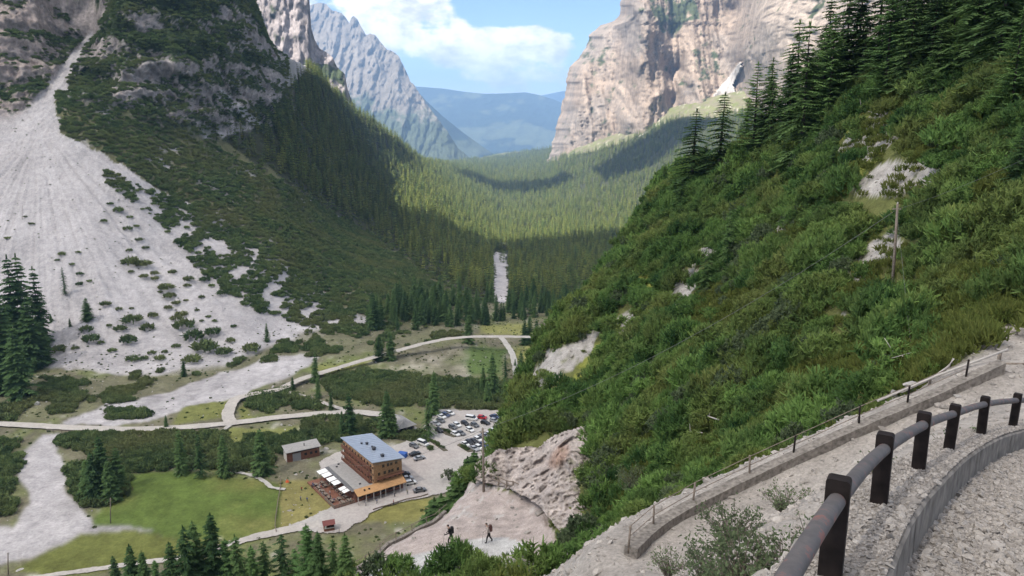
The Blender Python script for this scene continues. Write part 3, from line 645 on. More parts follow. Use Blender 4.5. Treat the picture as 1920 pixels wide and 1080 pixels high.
# colours of the near ground
hn = fbm(HX / 5, HYg / 5, HZ / 5, 5, 0.6); hn2 = fbm(HX / 1.6 + 4, HYg / 1.6, HZ / 1.6, 4, 0.6)
jx = hpx + 14 * fbm(HX / 3, HYg / 3, 1.1, 4, 0.6); jy = hpy + 10 * fbm(HX / 3, HYg / 3, 6.1, 4, 0.6)
HC = np.zeros(HX.shape + (3,)) + np.array([0.115, 0.125, 0.045]) * (1 + 0.4 * hn[..., None])
def hpaint(mask, col):
    mk = np.asarray(mask, float)[..., None]; HC[:] = HC * (1 - mk) + np.asarray(col) * mk
GRAV = np.array([0.315, 0.288, 0.262])
MOSS = [[(1480, 700), (1560, 690), (1700, 640), (1780, 655), (1700, 720), (1600, 750), (1500, 745)], [(1150, 880), (1200, 860), (1240, 850), (1230, 900), (1190, 960), (1140, 1000)], [(1560, 270), (1640, 190), (1700, 170), (1700, 230), (1620, 330), (1570, 310)], [(1570, 560), (1640, 500), (1660, 560), (1600, 600)], [(1840, 360), (1900, 330), (1900, 400), (1800, 420)], [(1270, 560), (1330, 540), (1420, 560), (1380, 640), (1290, 640)], [(1080, 660), (1140, 640), (1120, 720), (1070, 730)], [(1420, 330), (1500, 300), (1540, 340), (1450, 380)], [(1440, 460), (1500, 430), (1520, 470), (1450, 510)], [(1740, 520), (1800, 540), (1760, 590), (1700, 590)], [(1180, 520), (1240, 500), (1230, 560), (1180, 570)], [(1680, 260), (1760, 240), (1780, 290), (1700, 310)]]
for p in MOSS: hpaint(inpoly(jx, jy, p) * smooth(-0.4, 0.1, hn2), np.array([0.20, 0.215, 0.05]))
ROCKP = [[(1265, 520), (1300, 500), (1312, 520), (1290, 560), (1250, 585)], [(1580, 510), (1610, 470), (1680, 425), (1690, 470), (1640, 500), (1610, 540)], [(1562, 300), (1600, 235), (1690, 195), (1700, 240), (1660, 280), (1600, 318)], [(1590, 350), (1660, 305), (1755, 300), (1765, 335), (1690, 365), (1610, 368)], [(1430, 430), (1460, 415), (1480, 430), (1445, 450)], [(1150, 600), (1185, 580), (1195, 600), (1160, 625)], [(1855, 310), (1900, 280), (1925, 290), (1880, 330)], [(1020, 660), (1085, 640), (1130, 610), (1110, 660), (1060, 700), (1000, 740)], [(1290, 480), (1330, 455), (1350, 470), (1300, 500)], [(985, 680), (1020, 690), (1000, 730)], [(1565, 590), (1600, 580), (1585, 600)]]
for p in ROCKP: hpaint(inpoly(jx, jy, p) * smooth(-0.35, 0.0, hn2 + 0.1), np.array([0.34, 0.32, 0.30]) * (1 + 0.55 * hn2[..., None]))
near = smooth(31, 28.5, HYg + 2 * hn)
hpaint(near, GRAV * (1 + 0.12 * hn2[..., None]))
hpaint(inpoly(jx, jy, [(1830, 640), (1860, 622), (1930, 600), (1930, 700), (1880, 690)]) & (HYg < 45), GRAV * 1.05)
hz_hair = inpoly(hpx + 5 * hn2 * 2, hpy + 3 * hn2, [(1005, 925), (930, 918), (900, 900), (870, 905), (850, 938), (640, 1088), (1035, 1095), (1055, 1030), (1035, 985)]) & (HYg > 45)
hpaint((HYg > 30) & (HYg < 52) & (hpx < 1120) & (hpx > 600), GRAV * .9)
hpaint(hz_hair, np.array([0.355, 0.305, 0.283]) * (1 + 0.12 * hn[..., None]))
hpaint((hn2 > 0.15) & inpoly(hpx, hpy, [(900, 895), (1000, 925), (1000, 960), (880, 985), (820, 985), (850, 935)]) & (HYg > 45), np.array([0.40, 0.37, 0.35]))
hair_road = inpoly(hpx, hpy, [(640, 1090), (700, 1066), (780, 1040), (860, 1018), (905, 1008), (950, 1008), (985, 1020), (1003, 1045), (1005, 1092), (945, 1092), (948, 1070), (940, 1052), (915, 1042), (880, 1040), (820, 1060), (760, 1092)]) & (HYg > 45)
hpaint(hair_road, np.array([0.42, 0.415, 0.41]))
hkeep = (HYg < 1.75 * np.interp(hpx, sx_, [q[2] for q in SC])) | (hpx > 1500)          # beyond that the valley terrain carries on
hkeep = hkeep[:-1, :-1]
hill_me = mesh_np('hillside', np.stack([HX, HYg, HZ], -1), gridfaces(*HX.shape, hkeep), M['hillside'], True, np.clip(HC, 0.01, 0.9).reshape(-1, 3))
hillside = tag(link(bpy.data.objects.new('hillside', hill_me)), kind='structure')

# ------------------------------------------------------------------ plant prototypes (crown / trunk meshes)
def blades_mesh(name, P0, P1, W0, W1, SD, mat, extra=None):
    """flat tapering blades from P0 to P1, half-width W0 -> W1 along side vector SD"""
    P0, P1, SD = map(np.asarray, (P0, P1, SD)); n = len(P0); W0 = np.broadcast_to(W0, n)[:, None]; W1 = np.broadcast_to(W1, n)[:, None]
    v = np.stack([P0 - SD * W0, P0 + SD * W0, P1 + SD * W1, P1 - SD * W1], 1).reshape(-1, 3)
    return mesh_np(name, v, np.arange(4 * n).reshape(n, 4), mat, False)
def unit(v): return v / (np.linalg.norm(v, axis=-1, keepdims=True) + 1e-9)
def conifer(name, h, r, whorls, nb, st, seed, mat, droop=0.35, bare=0.08, bl=0.5, bw=0.10, ragged=0.25, shape=0.8, fan=0.75):
    g = np.random.default_rng(seed); P0, P1, W0, W1, SD = [], [], [], [], []
    for w in range(whorls):
        t = (w + g.uniform(-.3, .3)) / whorls; t = min(max(t, 0), 1); z = h * (bare + (1 - bare) * t)
        L = r * (1 - t)**shape * (1 + 0 * t) + 0.03 * r
        if t < 0.12: L *= 0.75 + 2 * t
        n = max(3, int(nb * (1 - 0.35 * t) + g.uniform(-1, 1)))
        a0 = g.uniform(0, 6.28)
        for k in range(n):
            a = a0 + 6.283 * k / n + g.uniform(-.35, .35); l = L * g.uniform(1 - ragged * 2, 1 + ragged * 0.6)
            if g.random() < ragged * 0.35: continue
            d = np.array([math.cos(a), math.sin(a), 0]); s_ = np.array([-d[1], d[0], 0]); lift = 0.28 - 0.45 * (1 - t) * droop * 2 + g.uniform(-.1, .1)
            ns = max(2, int(st * (0.35 + l / r)))
            for j in range(ns):
                u = (j + 0.6) / ns; c = d * l * u; c = c + np.array([0, 0, z + l * (lift * u - droop * u * u + 0.12 * u**3)])
                size = bl * (1.15 - 0.5 * u) * min(1, 0.45 + l / r)
                for sg in (-1, 1):
                    e = unit(d * (0.55 + 0.5 * u) + s_ * sg * fan + np.array([0, 0, -0.25 - 0.35 * droop + g.uniform(-.2, .15)]))
                    P0.append(c); P1.append(c + e * size * g.uniform(.75, 1.25)); W0.append(bw * g.uniform(.8, 1.2)); W1.append(bw * 0.25)
                    SD.append(unit(np.cross(e, np.array([g.uniform(-.4, .4), g.uniform(-.4, .4), 1.0]))))
            P0.append(np.array([0, 0, z]) + d * l * 0.1); P1.append(d * l * 1.03 + np.array([0, 0, z + l * (lift - droop + .1)])); W0.append(bw * 1.0); W1.append(bw * 0.4); SD.append(s_)
    for k in range(5):
        a = k * 1.25; P0.append(np.array([0, 0, h * 0.965])); P1.append(np.array([math.cos(a) * .12, math.sin(a) * .12, h * 1.012])); W0.append(bw * .6); W1.append(bw * .1); SD.append(np.array([-math.sin(a), math.cos(a), 0.]))
    crown = blades_mesh(name + '_crown', P0, P1, W0, W1, SD, mat)
    tr = MB().tube([(0, 0, -0.8), (0, 0, h * .25), (0, 0, h * .6), (0, 0, h * .97)], [h * .014, h * .011, h * .007, 0.012], 7).mesh(name + '_trunk', M['bark'], True)
    return crown, tr
def joined(name, meshes):                # crown + trunk in one mesh for scattered far trees
    v, f, mi, mats = [], [], [], []
    for i, m_ in enumerate(meshes):
        n = len(v); v += [tuple(x.co) for x in m_.vertices]; f += [tuple(n + k for k in p.vertices) for p in m_.polygons]; mi += [i] * len(m_.polygons); mats.append(m_.materials[0])
    me_ = bpy.data.meshes.new(name); me_.from_pydata(v, [], f)
    for m_ in mats: me_.materials.append(m_)
    me_.polygons.foreach_set('material_index', mi); me_.update(); return me_
def bush(name, rx, hz_, shoots, tufts, seed, mat, nl=0.30, nw=0.045, per=5, up=0.6):
    g = np.random.default_rng(seed); P0, P1, W0, W1, SD = [], [], [], [], []
    for s in range(shoots):
        a = g.uniform(0, 6.283); q = math.sqrt(g.uniform(0, 1)); tip = np.array([math.cos(a) * q * rx, math.sin(a) * q * rx, 0.12 + hz_ * math.sqrt(max(0, 1 - q * q * .9)) * g.uniform(.72, 1.12)])
        base = tip * np.array([.45, .45, 0.0]); out = unit(tip - base)
        for k in range(tufts):
            c = base + (tip - base) * (1 - 0.17 * k * g.uniform(.7, 1.3)); c = c + g.normal(0, .05 * rx, 3) * (k > 0)
            for j in range(per):
                e = unit(out * .5 + np.array([0, 0, up]) + g.normal(0, .55, 3)); l = nl * g.uniform(.7, 1.3)
                P0.append(c - e * l * .25); P1.append(c + e * l); W0.append(nw * g.uniform(.8, 1.4)); W1.append(nw * .35); SD.append(unit(np.cross(e, g.normal(0, 1, 3))))
    return blades_mesh(name, P0, P1, W0, W1, SD, mat)
SP_NEAR = [conifer('spruce', 14, 2.5, 40, 7, 7, s, M['spruce'], 0.42, 0.06, 0.72, 0.13, 0.28, 0.72) for s in (1, 2)] + [conifer('spruce', 14, 2.8, 34, 6, 7, 3, M['spruce'], 0.5, 0.10, 0.75, 0.13, 0.36, 0.62)]
THIN = [conifer('thin_spruce', 13, 2.3, 32, 6, 6, s, M['spruce'], 0.5, 0.10, 0.66, 0.125, 0.42, 0.5) for s in (5, 6)]
LARCH = [conifer('larch', 14, 3.0, 36, 7, 8, s, M['larch'], 0.18, 0.06, 0.7, 0.12, 0.32, 0.65, 0.9) for s in (8, 9)]
SP_MID = [conifer('spruce_mid', 16, 3.0, 26, 8, 5, s, M['spruce'], 0.42, 0.03, 1.05, 0.27, 0.22, 0.72) for s in (11, 12, 13)]
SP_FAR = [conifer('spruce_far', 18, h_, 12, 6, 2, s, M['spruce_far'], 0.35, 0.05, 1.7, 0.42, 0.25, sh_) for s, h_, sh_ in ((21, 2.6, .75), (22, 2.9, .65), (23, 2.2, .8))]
MUGO = [bush('mugo', 1.25, 1.25, 62, 3, s, M['mugo'], 0.30, 0.042, 5) for s in (31, 32, 33)]
MUGO_FAR = [bush('mugo_far', 1.5, 1.15, 46, 2, s, M['mugo_far'], 0.62, 0.16, 2) for s in (41, 42)]
WILLOW = [bush('willow', 1.2, 1.5, 70, 3, s, M['willow'], 0.2, 0.06, 5, 0.3) for s in (51, 52)]
TUFT = [bush('grass_tuft', 0.45, 0.28, 26, 1, s, M['yellow_green'], 0.26, 0.03, 4, 0.9) for s in (61, 62)]

_proto = {}
def proto_obj(me_):
    if me_.name not in _proto: _proto[me_.name] = bpy.data.objects.new(me_.name + '_source', me_)
    return _proto[me_.name]
def scatter(name, meshes, P, S, RZ, tilt=None, parent=None, squash=None):
    """what nobody could count: one object, instances on points"""
    P = np.asarray(P, np.float32); n = len(P)
    me_ = bpy.data.meshes.new(name); me_.vertices.add(n); me_.vertices.foreach_set('co', P.ravel())
    rot = np.zeros((n, 3), np.float32); rot[:, 2] = RZ
    if tilt is not None: rot[:, :2] = tilt
    sc_ = np.repeat(np.asarray(S, np.float32)[:, None], 3, 1)
    if squash is not None: sc_ = sc_ * squash
    for nm, v in (('rot', rot), ('scl', sc_.astype(np.float32))):
        a = me_.attributes.new(nm, 'FLOAT_VECTOR', 'POINT'); a.data.foreach_set('vector', np.ascontiguousarray(v, np.float32).ravel())
    a = me_.attributes.new('pick', 'INT', 'POINT'); a.data.foreach_set('value', rng.integers(0, len(meshes), n).astype(np.int32))
    o = link(bpy.data.objects.new(name, me_), parent); o['kind'] = 'stuff'
    ng = bpy.data.node_groups.new(name, 'GeometryNodeTree')
    ng.interface.new_socket('Geometry', in_out='INPUT', socket_type='NodeSocketGeometry'); ng.interface.new_socket('Geometry', in_out='OUTPUT', socket_type='NodeSocketGeometry')
    N, L = ng.nodes, ng.links
    gi, go = N.new('NodeGroupInput'), N.new('NodeGroupOutput'); ip = N.new('GeometryNodeInstanceOnPoints'); jn = N.new('GeometryNodeJoinGeometry')
    for m_ in meshes:
        oi = N.new('GeometryNodeObjectInfo'); oi.inputs['Object'].default_value = proto_obj(m_); oi.inputs['As Instance'].default_value = True
        L.new(oi.outputs['Geometry'], jn.inputs[0])
    L.new(gi.outputs[0], ip.inputs['Points']); L.new(jn.outputs[0], ip.inputs['Instance']); ip.inputs['Pick Instance'].default_value = True
    for nm, sock, ty in (('rot', 'Rotation', 'FLOAT_VECTOR'), ('scl', 'Scale', 'FLOAT_VECTOR'), ('pick', 'Instance Index', 'INT')):
        na = N.new('GeometryNodeInputNamedAttribute'); na.data_type = ty; na.inputs['Name'].default_value = nm; L.new(na.outputs['Attribute'], ip.inputs[sock])
    L.new(ip.outputs[0], go.inputs[0])
    md = o.modifiers.new('scatter', 'NODES'); md.node_group = ng
    return o
def sample_grid(X, Y, Z, dens):
    """random points on a grid surface; dens = expected points per square metre of each cell"""
    A = np.stack([X, Y, Z], -1); e1 = A[:-1, 1:] - A[:-1, :-1]; e2 = A[1:, :-1] - A[:-1, :-1]
    ar = np.linalg.norm(np.cross(e1, e2), axis=-1); lam = ar * dens[:-1, :-1]
    cnt = rng.poisson(np.clip(lam, 0, 40)); idx = np.repeat(np.arange(cnt.size), cnt.ravel()); i, j = np.unravel_index(idx, cnt.shape)
    u, v = rng.random(len(i))[:, None], rng.random(len(i))[:, None]
    return A[i, j] + e1[i, j] * u + e2[i, j] * v, (i, j)
def plant(name, parts, loc, s=1.0, rz=0.0, label=None, cat='tree', group=None, tilt=(0, 0), sxy=1.0):
    o = empty(name, loc, rz); o.rotation_euler = (tilt[0], tilt[1], rz); o.scale = (s * sxy, s * sxy, s); tag(o, label, cat, group)
    for nm, m_ in parts: link(bpy.data.objects.new(nm, m_), o)
    return o

# ------------------------------------------------------------------ forest and scrub across the valley
grad = np.ones_like(VY)
dens_f = np.where(in_forest & (rockw < 0.4), 1 / 46.0, 0.0)
dens_f *= np.interp(VY, [500, 1500, 2600, 3600, 6000], [1.0, 0.9, 0.55, 0.30, 0.12])
dens_f *= np.where(inpoly(vpx, vpy, [(921, 478), (952, 478), (958, 600), (922, 600)]), 0.01, 1)
dens_f *= smooth(-0.36, 0.02, fbm(VX / 70, VY / 70, 7.7, 4) + 0.16)
edge_l = np.interp(vpx, [330, 420, 600, 750, 890], [250, 285, 385, 480, 565])     # forest thins towards the scrub slope
dens_f *= np.where(vpx < 900, smooth(-5, 45, edge_l - vpy) * 0.9 + 0.1, 1)
dens_f *= np.where(streak, 0, 1)
dens_f += np.where(inpoly(vpx, vpy, [(820, 560), (900, 590), (990, 575), (1120, 560), (1120, 600), (1000, 600), (900, 612), (800, 620), (700, 625), (640, 610)]) & (T > 2), 1 / 70.0, 0)
dens_f = np.where(inpoly(vpx + 14 * fbm(VX / 18, VY / 30, 3.1, 4, .6), vpy, [(923, 474), (950, 474), (955, 600), (924, 600)]), 0.0006, dens_f)
PF, (fi, fj) = sample_grid(VX, VY, VZ, dens_f)
fd = PF[:, 1]
order = np.argsort(fd); PF = PF[order]
hgt = rng.uniform(0.45, 1.2, len(PF)) * (1 + .35 * fbm(PF[:, 0] / 40, PF[:, 1] / 40, 4.1, 3)) * np.where(PF[:, 1] > 2400, 1.25, 1.0)
fpx, fpy = proj(PF[:, 0], PF[:, 1], PF[:, 2])
vis = (fpx > 600) & (fpx < 1150) & (fpy > 440)
near_i = np.where(vis)[0][:165]
mask_n = np.zeros(len(PF), bool); mask_n[near_i] = True
for i in near_i:
    c_, t_ = SP_MID[i % 3]
    plant('spruce_tree', [('crown', c_), ('trunk', t_)], PF[i], hgt[i] * 18 / 16 * 0.95, rng.uniform(0, 6), 'green spruce standing among the nearest trees of the valley forest', 'tree', 'nearest trees of the valley forest', sxy=rng.uniform(0.9, 1.25))
M['larch_far'] = leaf_mat('larch_far', (0.09, 0.15, 0.055), (0.24, 0.31, 0.10), 0.4)
LF = [conifer('larch_far', 16, 3.4, 11, 6, 2, 24, M['larch_far'], 0.15, 0.08, 1.6, 0.45, 0.35, 0.5), conifer('dead_far', 14, 1.6, 9, 4, 2, 25, M['bark'], 0.3, 0.1, 0.9, 0.12, 0.5, 0.7)]
FARM = [joined('spruce_far_tree%d' % k, SP_FAR[k]) for k in range(3)] + [joined('spruce_far_copy%d' % k, SP_FAR[k]) for k in range(3)] + [joined('larch_far_tree', LF[0]), joined('larch_far_tree_b', LF[0]), joined('dead_far_tree', LF[1])]
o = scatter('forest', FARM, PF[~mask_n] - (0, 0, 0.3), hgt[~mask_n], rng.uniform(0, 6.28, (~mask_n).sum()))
tag(o, 'dense spruce forest filling the valley floor and slopes', 'forest')
# trees on the forested skyline and ledges of the buttress are part of the scrub
veg_m = (rockw > 0.4) & (veg > 0.5) & (vpx > -120)
dens_s = np.where(inpoly(jx := vpx + 8 * fbm(VX / 18, VY / 18, .6, 3), jy := vpy + 6 * fbm(VX / 18, VY / 18, 8.6, 3), DENSE) & (rockw < .95) & (T > 3), 1 / 6.0, 0.0)
clump = fbm(VX / 13, VY / 26, 2.2, 4, 0.55)
dens_s = np.where(inpoly(jx, jy, SPARSE) & (dens_s == 0) & (T > 3), smooth(-0.22, -0.04, clump) / 4.5, dens_s)
dens_s = np.where(dens_s > 0, dens_s * smooth(-0.5, -0.2, clump + 0.25 * smooth(0, 60, 460 - vpy)), 0)
dens_s = np.where(veg_m, 1 / 9.0, dens_s)
dens_s = np.where(inpoly(jx, jy, FOOTSCRUB) & (T > 1.5), smooth(0.02, 0.15, clump + 0.05) / 4.5, dens_s)
dens_s = np.where(in_forest & (T > 3) & (rockw < .4) & (VY < 1500), 1 / 40.0, dens_s)
FLOORSCRUB = [[(300, 815), (420, 812), (420, 830), (500, 845), (520, 870), (440, 885), (400, 880), (250, 885), (190, 860), (105, 835), (110, 815)], [(125, 870), (240, 880), (240, 930), (200, 950), (155, 950), (130, 925)], [(455, 742), (540, 735), (548, 755), (500, 775), (465, 768)], [(550, 742), (600, 755), (600, 768), (548, 768)],
              [(600, 715), (680, 695), (760, 705), (900, 715), (960, 720), (950, 770), (860, 770), (780, 760), (720, 765), (630, 750)], [(565, 790), (630, 785), (720, 790), (740, 800), (640, 830), (570, 820)], [(-60, 830), (30, 830), (40, 870), (20, 900), (30, 965), (-60, 980)], [(200, 772), (275, 770), (278, 783), (205, 787)], [(450, 820), (560, 815), (620, 812), (620, 830), (540, 850), (470, 845)], [(760, 815), (790, 812), (812, 850), (770, 830), (700, 815)]]
fs = np.zeros(VY.shape, bool)
for p in FLOORSCRUB: fs |= inpoly(jx, jy, p)
dens_s = np.where(fs & (T < 3.2), 1 / 3.2, dens_s)
road_zone = inpoly(vpx, vpy, [(590, 860), (640, 840), (760, 825), (810, 770), (960, 770), (960, 870), (840, 935), (640, 1010), (540, 1000), (600, 960)])
mead = inpoly(vpx, vpy, MEADOW[0]) | inpoly(vpx, vpy, MEADOW[1]) | inpoly(vpx, vpy, RIVER[0]) | inpoly(vpx, vpy, RIVER[1])
dens_s = np.where(inpoly(vpx, vpy, [(922, 474), (951, 474), (957, 575), (923, 575)]), 0, dens_s)
PS, _ = sample_grid(VX, VY, VZ, dens_s)
PT, _ = sample_grid(VX, VY, VZ, np.where((T > 1.2) & (T < 3.3) & ~mead & ~road_zone & (VY < 640), 1 / 26.0, 0) + np.where((inpoly(vpx, vpy, RIVER[0]) | inpoly(vpx, vpy, FAN)) & (VY < 600), 1 / 160., 0))
tag(scatter('low_heath', MUGO_FAR, PT - (0, 0, .1), rng.uniform(0.12, 0.42, len(PT)), rng.uniform(0, 6.28, len(PT))), 'low heath plants dotted over the valley floor', 'heath')
tag(scatter('dwarf_pine_scrub', MUGO_FAR, PS - (0, 0, .2), rng.uniform(0.75, 1.5, len(PS)), rng.uniform(0, 6.28, len(PS))), 'dark dwarf pine scrub covering the slopes and valley floor', 'scrub')

# ------------------------------------------------------------------ near hillside vegetation
rockmask = np.zeros(HX.shape, bool)
for p in ROCKP: rockmask |= inpoly(jxh := hpx + 14 * fbm(HX / 3, HYg / 3, 1.1, 4, 0.6), jyh := hpy + 10 * fbm(HX / 3, HYg / 3, 6.1, 4, 0.6), p)
mossmask = np.zeros(HX.shape, bool)
for p in MOSS: mossmask |= inpoly(jxh, jyh, p)
OUTCROP = [(886, 868), (905, 858), (930, 843), (955, 838), (985, 836), (1008, 838), (1022, 826), (1040, 814), (1065, 804), (1090, 798), (1106, 796), (1114, 812), (1112, 850), (1104, 890), (1102, 925), (1108, 950), (1100, 985), (1080, 1012), (1055, 1005), (1040, 985), (1025, 965), (1005, 945), (985, 930), (950, 915), (915, 905), (890, 898)]
valley_h = np.where(HYg > 60, -1.0, -1.0)
dh = np.where(((HYg > 37) | (HYg > 29.5) & (hpx < 1780)) & (HZ > 4), 1 / 1.15, 0.0)
pz = inpoly(hpx, hpy, PATHZONE) | inpoly(hpx, hpy, OUTCROP)
dh = np.where(hz_hair | pz & (HYg < 82), 0, dh)
rk_near = rockmask.copy()
for sh_ in range(1, 10): rk_near[:-sh_] |= rockmask[sh_:]          # keep the side towards the camera low so the rock shows
dh = np.where(rk_near, 0.06, np.where(mossmask, 0.16, dh))
HSC = np.where(rk_near | mossmask, 0.55, 1.0)
dh = dh * smooth(-0.45, -0.05, fbm(HX / 6, HYg / 6, 3.9, 4, 0.6) + 0.10)
dh = np.where((HX < -6) & (HYg > 62) | (hpx < 935) & (HYg > 50), dh * 0.55, dh)
dh = np.where(HYg > 175, dh * 0.3, dh)
dh = np.where((hpx < -60) | (hpx > 2060), 0, dh)
PH, _ = sample_grid(HX, HYg, HZ, dh)
k = rng.random(len(PH)); kind = fbm(PH[:, 0] / 11, PH[:, 1] / 11, 5.5, 3) + 0.25 * rng.normal(size=len(PH))
mW = kind > 0.42
sM = np.clip(rng.lognormal(-0.08, .33, len(PH)), .4, 1.9) * np.interp(PH[:, 1], [29, 37, 60, 180], [0.42, 0.72, 0.95, 1.25])
print('hillside bushes', len(PH), 'forest', len(PF), 'scrub', len(PS))
tag(scatter('mountain_pine_thicket', MUGO, PH[~mW] - (0, 0, .12), sM[~mW], rng.uniform(0, 6.28, (~mW).sum()), tilt=rng.normal(0, .16, ((~mW).sum(), 2)), squash=np.c_[rng.uniform(.8, 1.3, (~mW).sum()), rng.uniform(.8, 1.3, (~mW).sum()), rng.uniform(.6, 1.25, (~mW).sum())]), 'dense green mountain pine thicket covering the right hillside', 'thicket')
tag(scatter('willow_thicket', WILLOW, PH[mW] - (0, 0, .12), sM[mW] * .8, rng.uniform(0, 6.28, mW.sum())), 'pale green leafy shrubs mixed through the hillside thicket', 'shrubs')
dg = np.where((HYg > 36) & (HYg < 90) & ~hz_hair, np.where(mossmask, 3.2, 0.5), 0.0) * np.where(rockmask, 0.4, 1)
dg = np.where((HYg > 18) & (HYg < 36), 0.03 * (hn2 > 0.1), dg) * (hpx > 900) * (hpx < 2000) * ~pz
dg = np.where((hpx > 1700) & (hpx < 2000) & (HYg > 29.5) & (HYg < 44) & ~(inpoly(hpx, hpy, [(1840, 635), (1860, 622), (1930, 604), (1930, 700), (1880, 690)])), 4.0, dg)
PG, _ = sample_grid(HX, HYg, HZ, dg)
tag(scatter('grass_tufts', TUFT, PG, rng.uniform(0.6, 1.6, len(PG)), rng.uniform(0, 6.28, len(PG))), 'yellow green grass and moss between the bushes of the hillside', 'grass')

# stones: shared shapes
def stone_mesh(name, seed, mat, sub=1, flat=0.7):
    import bmesh
    bm = bmesh.new(); bmesh.ops.create_icosphere(bm, subdivisions=sub, radius=0.5); g = np.random.default_rng(seed)
    planes = unit(g.normal(size=(13, 3))); dd = g.uniform(.22, .38, 13)
    for v in bm.verts:
        c = np.array(v.co)
        for p_, d_2 in zip(planes, dd):
            q = c @ p_ - d_2
            if q > 0: c = c - p_ * q
        v.co = c * np.array([1, g.uniform(.7, 1) if False else .85, flat]) * g.uniform(.96, 1.04)
    me_ = bpy.data.meshes.new(name); bm.to_mesh(me_); bm.free(); me_.materials.append(mat); return me_
def stone_material(name, c):
    m_ = plain(name, c, 0.95, var=0.16, scale=5, bump=0.4, spec=0.1); nt_ = m_.node_tree
    oi = nt_.nodes.new('ShaderNodeObjectInfo'); b_ = nt_.nodes['Principled BSDF']; src = b_.inputs['Base Color'].links[0].from_socket
    mr_ = nt_.nodes.new('ShaderNodeMapRange'); nt_.links.new(oi.outputs['Random'], mr_.inputs['Value']); mr_.inputs['To Min'].default_value = 0.72; mr_.inputs['To Max'].default_value = 1.18
    vm = nt_.nodes.new('ShaderNodeVectorMath'); vm.operation = 'SCALE'; nt_.links.new(src, vm.inputs[0]); nt_.links.new(mr_.outputs[0], vm.inputs['Scale']); nt_.links.new(vm.outputs[0], b_.inputs['Base Color']); return m_
M['stone'] = stone_material('stone', (0.325, 0.298, 0.272)); M['boulder'] = stone_material('boulder', (0.37, 0.35, 0.33))
STONE = [stone_mesh('stone_shape', s, M['stone'], 2 if s < 74 else 1) for s in range(70, 78)]
BOULD = [stone_mesh('boulder_shape', s, M['boulder'], 2, .75) for s in range(80, 85)]
# rubble on the hillside rock patches and scree of the near bank
dr = np.where(rockmask & (HYg > 36), 0.9, 0) + np.where((HYg > 12) & (HYg < 34) & (hpx > 950) & (hpx < 2000) & (hpy < 1120), 12.0, 0)
dr = np.where(hz_hair & ~hair_road, 0.5, dr)
PR, _ = sample_grid(HX, HYg, HZ, dr)
tag(scatter('scree_rubble', STONE, PR, np.clip(rng.lognormal(-1.75, .62, len(PR)), .05, 1.1) * np.interp(PR[:, 1], [12, 33, 36, 60], [.55, .6, 1.0, 1.5]), rng.uniform(0, 6.28, len(PR)), tilt=rng.normal(0, .4, (len(PR), 2))), 'pale limestone rubble on the banks and bare patches of the hillside', 'rubble')

# rock outcrop beside the hairpin
ox, oy = np.meshgrid(np.arange(872, 1130, 2.2), np.arange(784, 1026, 2.2))
OR = RBF(np.array([(890, 868), (940, 845), (985, 838), (1050, 812), (1106, 797), (1115, 830), (1104, 900), (1100, 980), (1060, 1003), (1025, 965), (985, 930), (915, 905), (1000, 880), (1050, 855), (1030, 875), (1070, 830), (1080, 880), (1060, 930), (950, 880), (1020, 850), (890, 896)]) / 100.,
         [75.5, 76.5, 77, 75, 73.5, 71, 66, 58, 57.2, 61.5, 66.5, 71, 71, 68.6, 70.8, 70.5, 67.2, 62.5, 74, 74.2, 73.5], 0.01)
OY = OR(np.stack([ox, oy], -1) / 100.)
a, b, c = ray(ox, oy); OX = a / b * OY; OZ = CH + c / b * OY
dd = fbm(OX / 3.2, OY / 3.2, OZ / 2.4, 5, 0.6, True) * 1.8 + fbm(OX / .9, OY / .9, OZ / .7, 4, .6, True) * 0.5
ins = inpoly(ox + 5 * fbm(OX / 1.2, OY / 1.2, .4, 3), oy + 4 * fbm(OX / 1.2, OY / 1.2, 7.4, 3), OUTCROP)
OY = OY - dd + 0.6
a, b, c = ray(ox, oy); OX = a / b * OY; OZ = CH + c / b * OY
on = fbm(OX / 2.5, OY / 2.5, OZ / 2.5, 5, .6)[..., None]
oc = np.array([0.43, 0.375, 0.345]) * (1 + 0.35 * on) * (0.84 + 0.16 * smooth(-.1, .5, fbm(OX / .9, OY / .9, OZ / .7, 4, .6, True)[..., None]))  # darker in the hollows of the relief noise: crevice shade put into the colour
red = smooth(.35, 1, 1.4 - np.hypot((ox - 1048) / 26, (oy - 856) / 26 + (ox - 1048) / 40))[..., None]; red = red * .65; oc = oc * (1 - red) + np.array([0.34, 0.20, 0.14]) * red
grn = smooth(.1, .3, fbm(OX / 1.5, OY / 1.5, OZ / 1.0, 4)[..., None]) * smooth(1030, 1085, ox)[..., None]; oc = oc * (1 - .6 * grn) + np.array([.16, .17, .08]) * .6 * grn
n_r, n_c = ox.shape; keep = ins[:-1, :-1]
V0 = np.stack([OX, OY, OZ], -1).reshape(-1, 3); V1 = V0 + np.array([1.5, 5.0, -3.0])       # rear skin, so the outcrop is a solid body
f0 = gridfaces(n_r, n_c, keep); f1 = f0[:, ::-1] + len(V0)
es = {}
for q in f0:
    for e in ((q[0], q[1]), (q[1], q[2]), (q[2], q[3]), (q[3], q[0])):
        kx = (min(e), max(e)); es[kx] = None if kx in es else e
side = np.array([(e[1], e[0], e[0] + len(V0), e[1] + len(V0)) for e in es.values() if e])
allf = np.r_[f0, f1, side]; used = np.unique(allf); rem = np.zeros(2 * len(V0), int); rem[used] = np.arange(len(used))
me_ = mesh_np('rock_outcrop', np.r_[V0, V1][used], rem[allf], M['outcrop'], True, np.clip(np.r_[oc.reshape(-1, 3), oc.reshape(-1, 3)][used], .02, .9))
tag(link(bpy.data.objects.new('rock_outcrop', me_)), 'pale pinkish rock outcrop with reddish overhang beside the hairpin bend', 'rock')

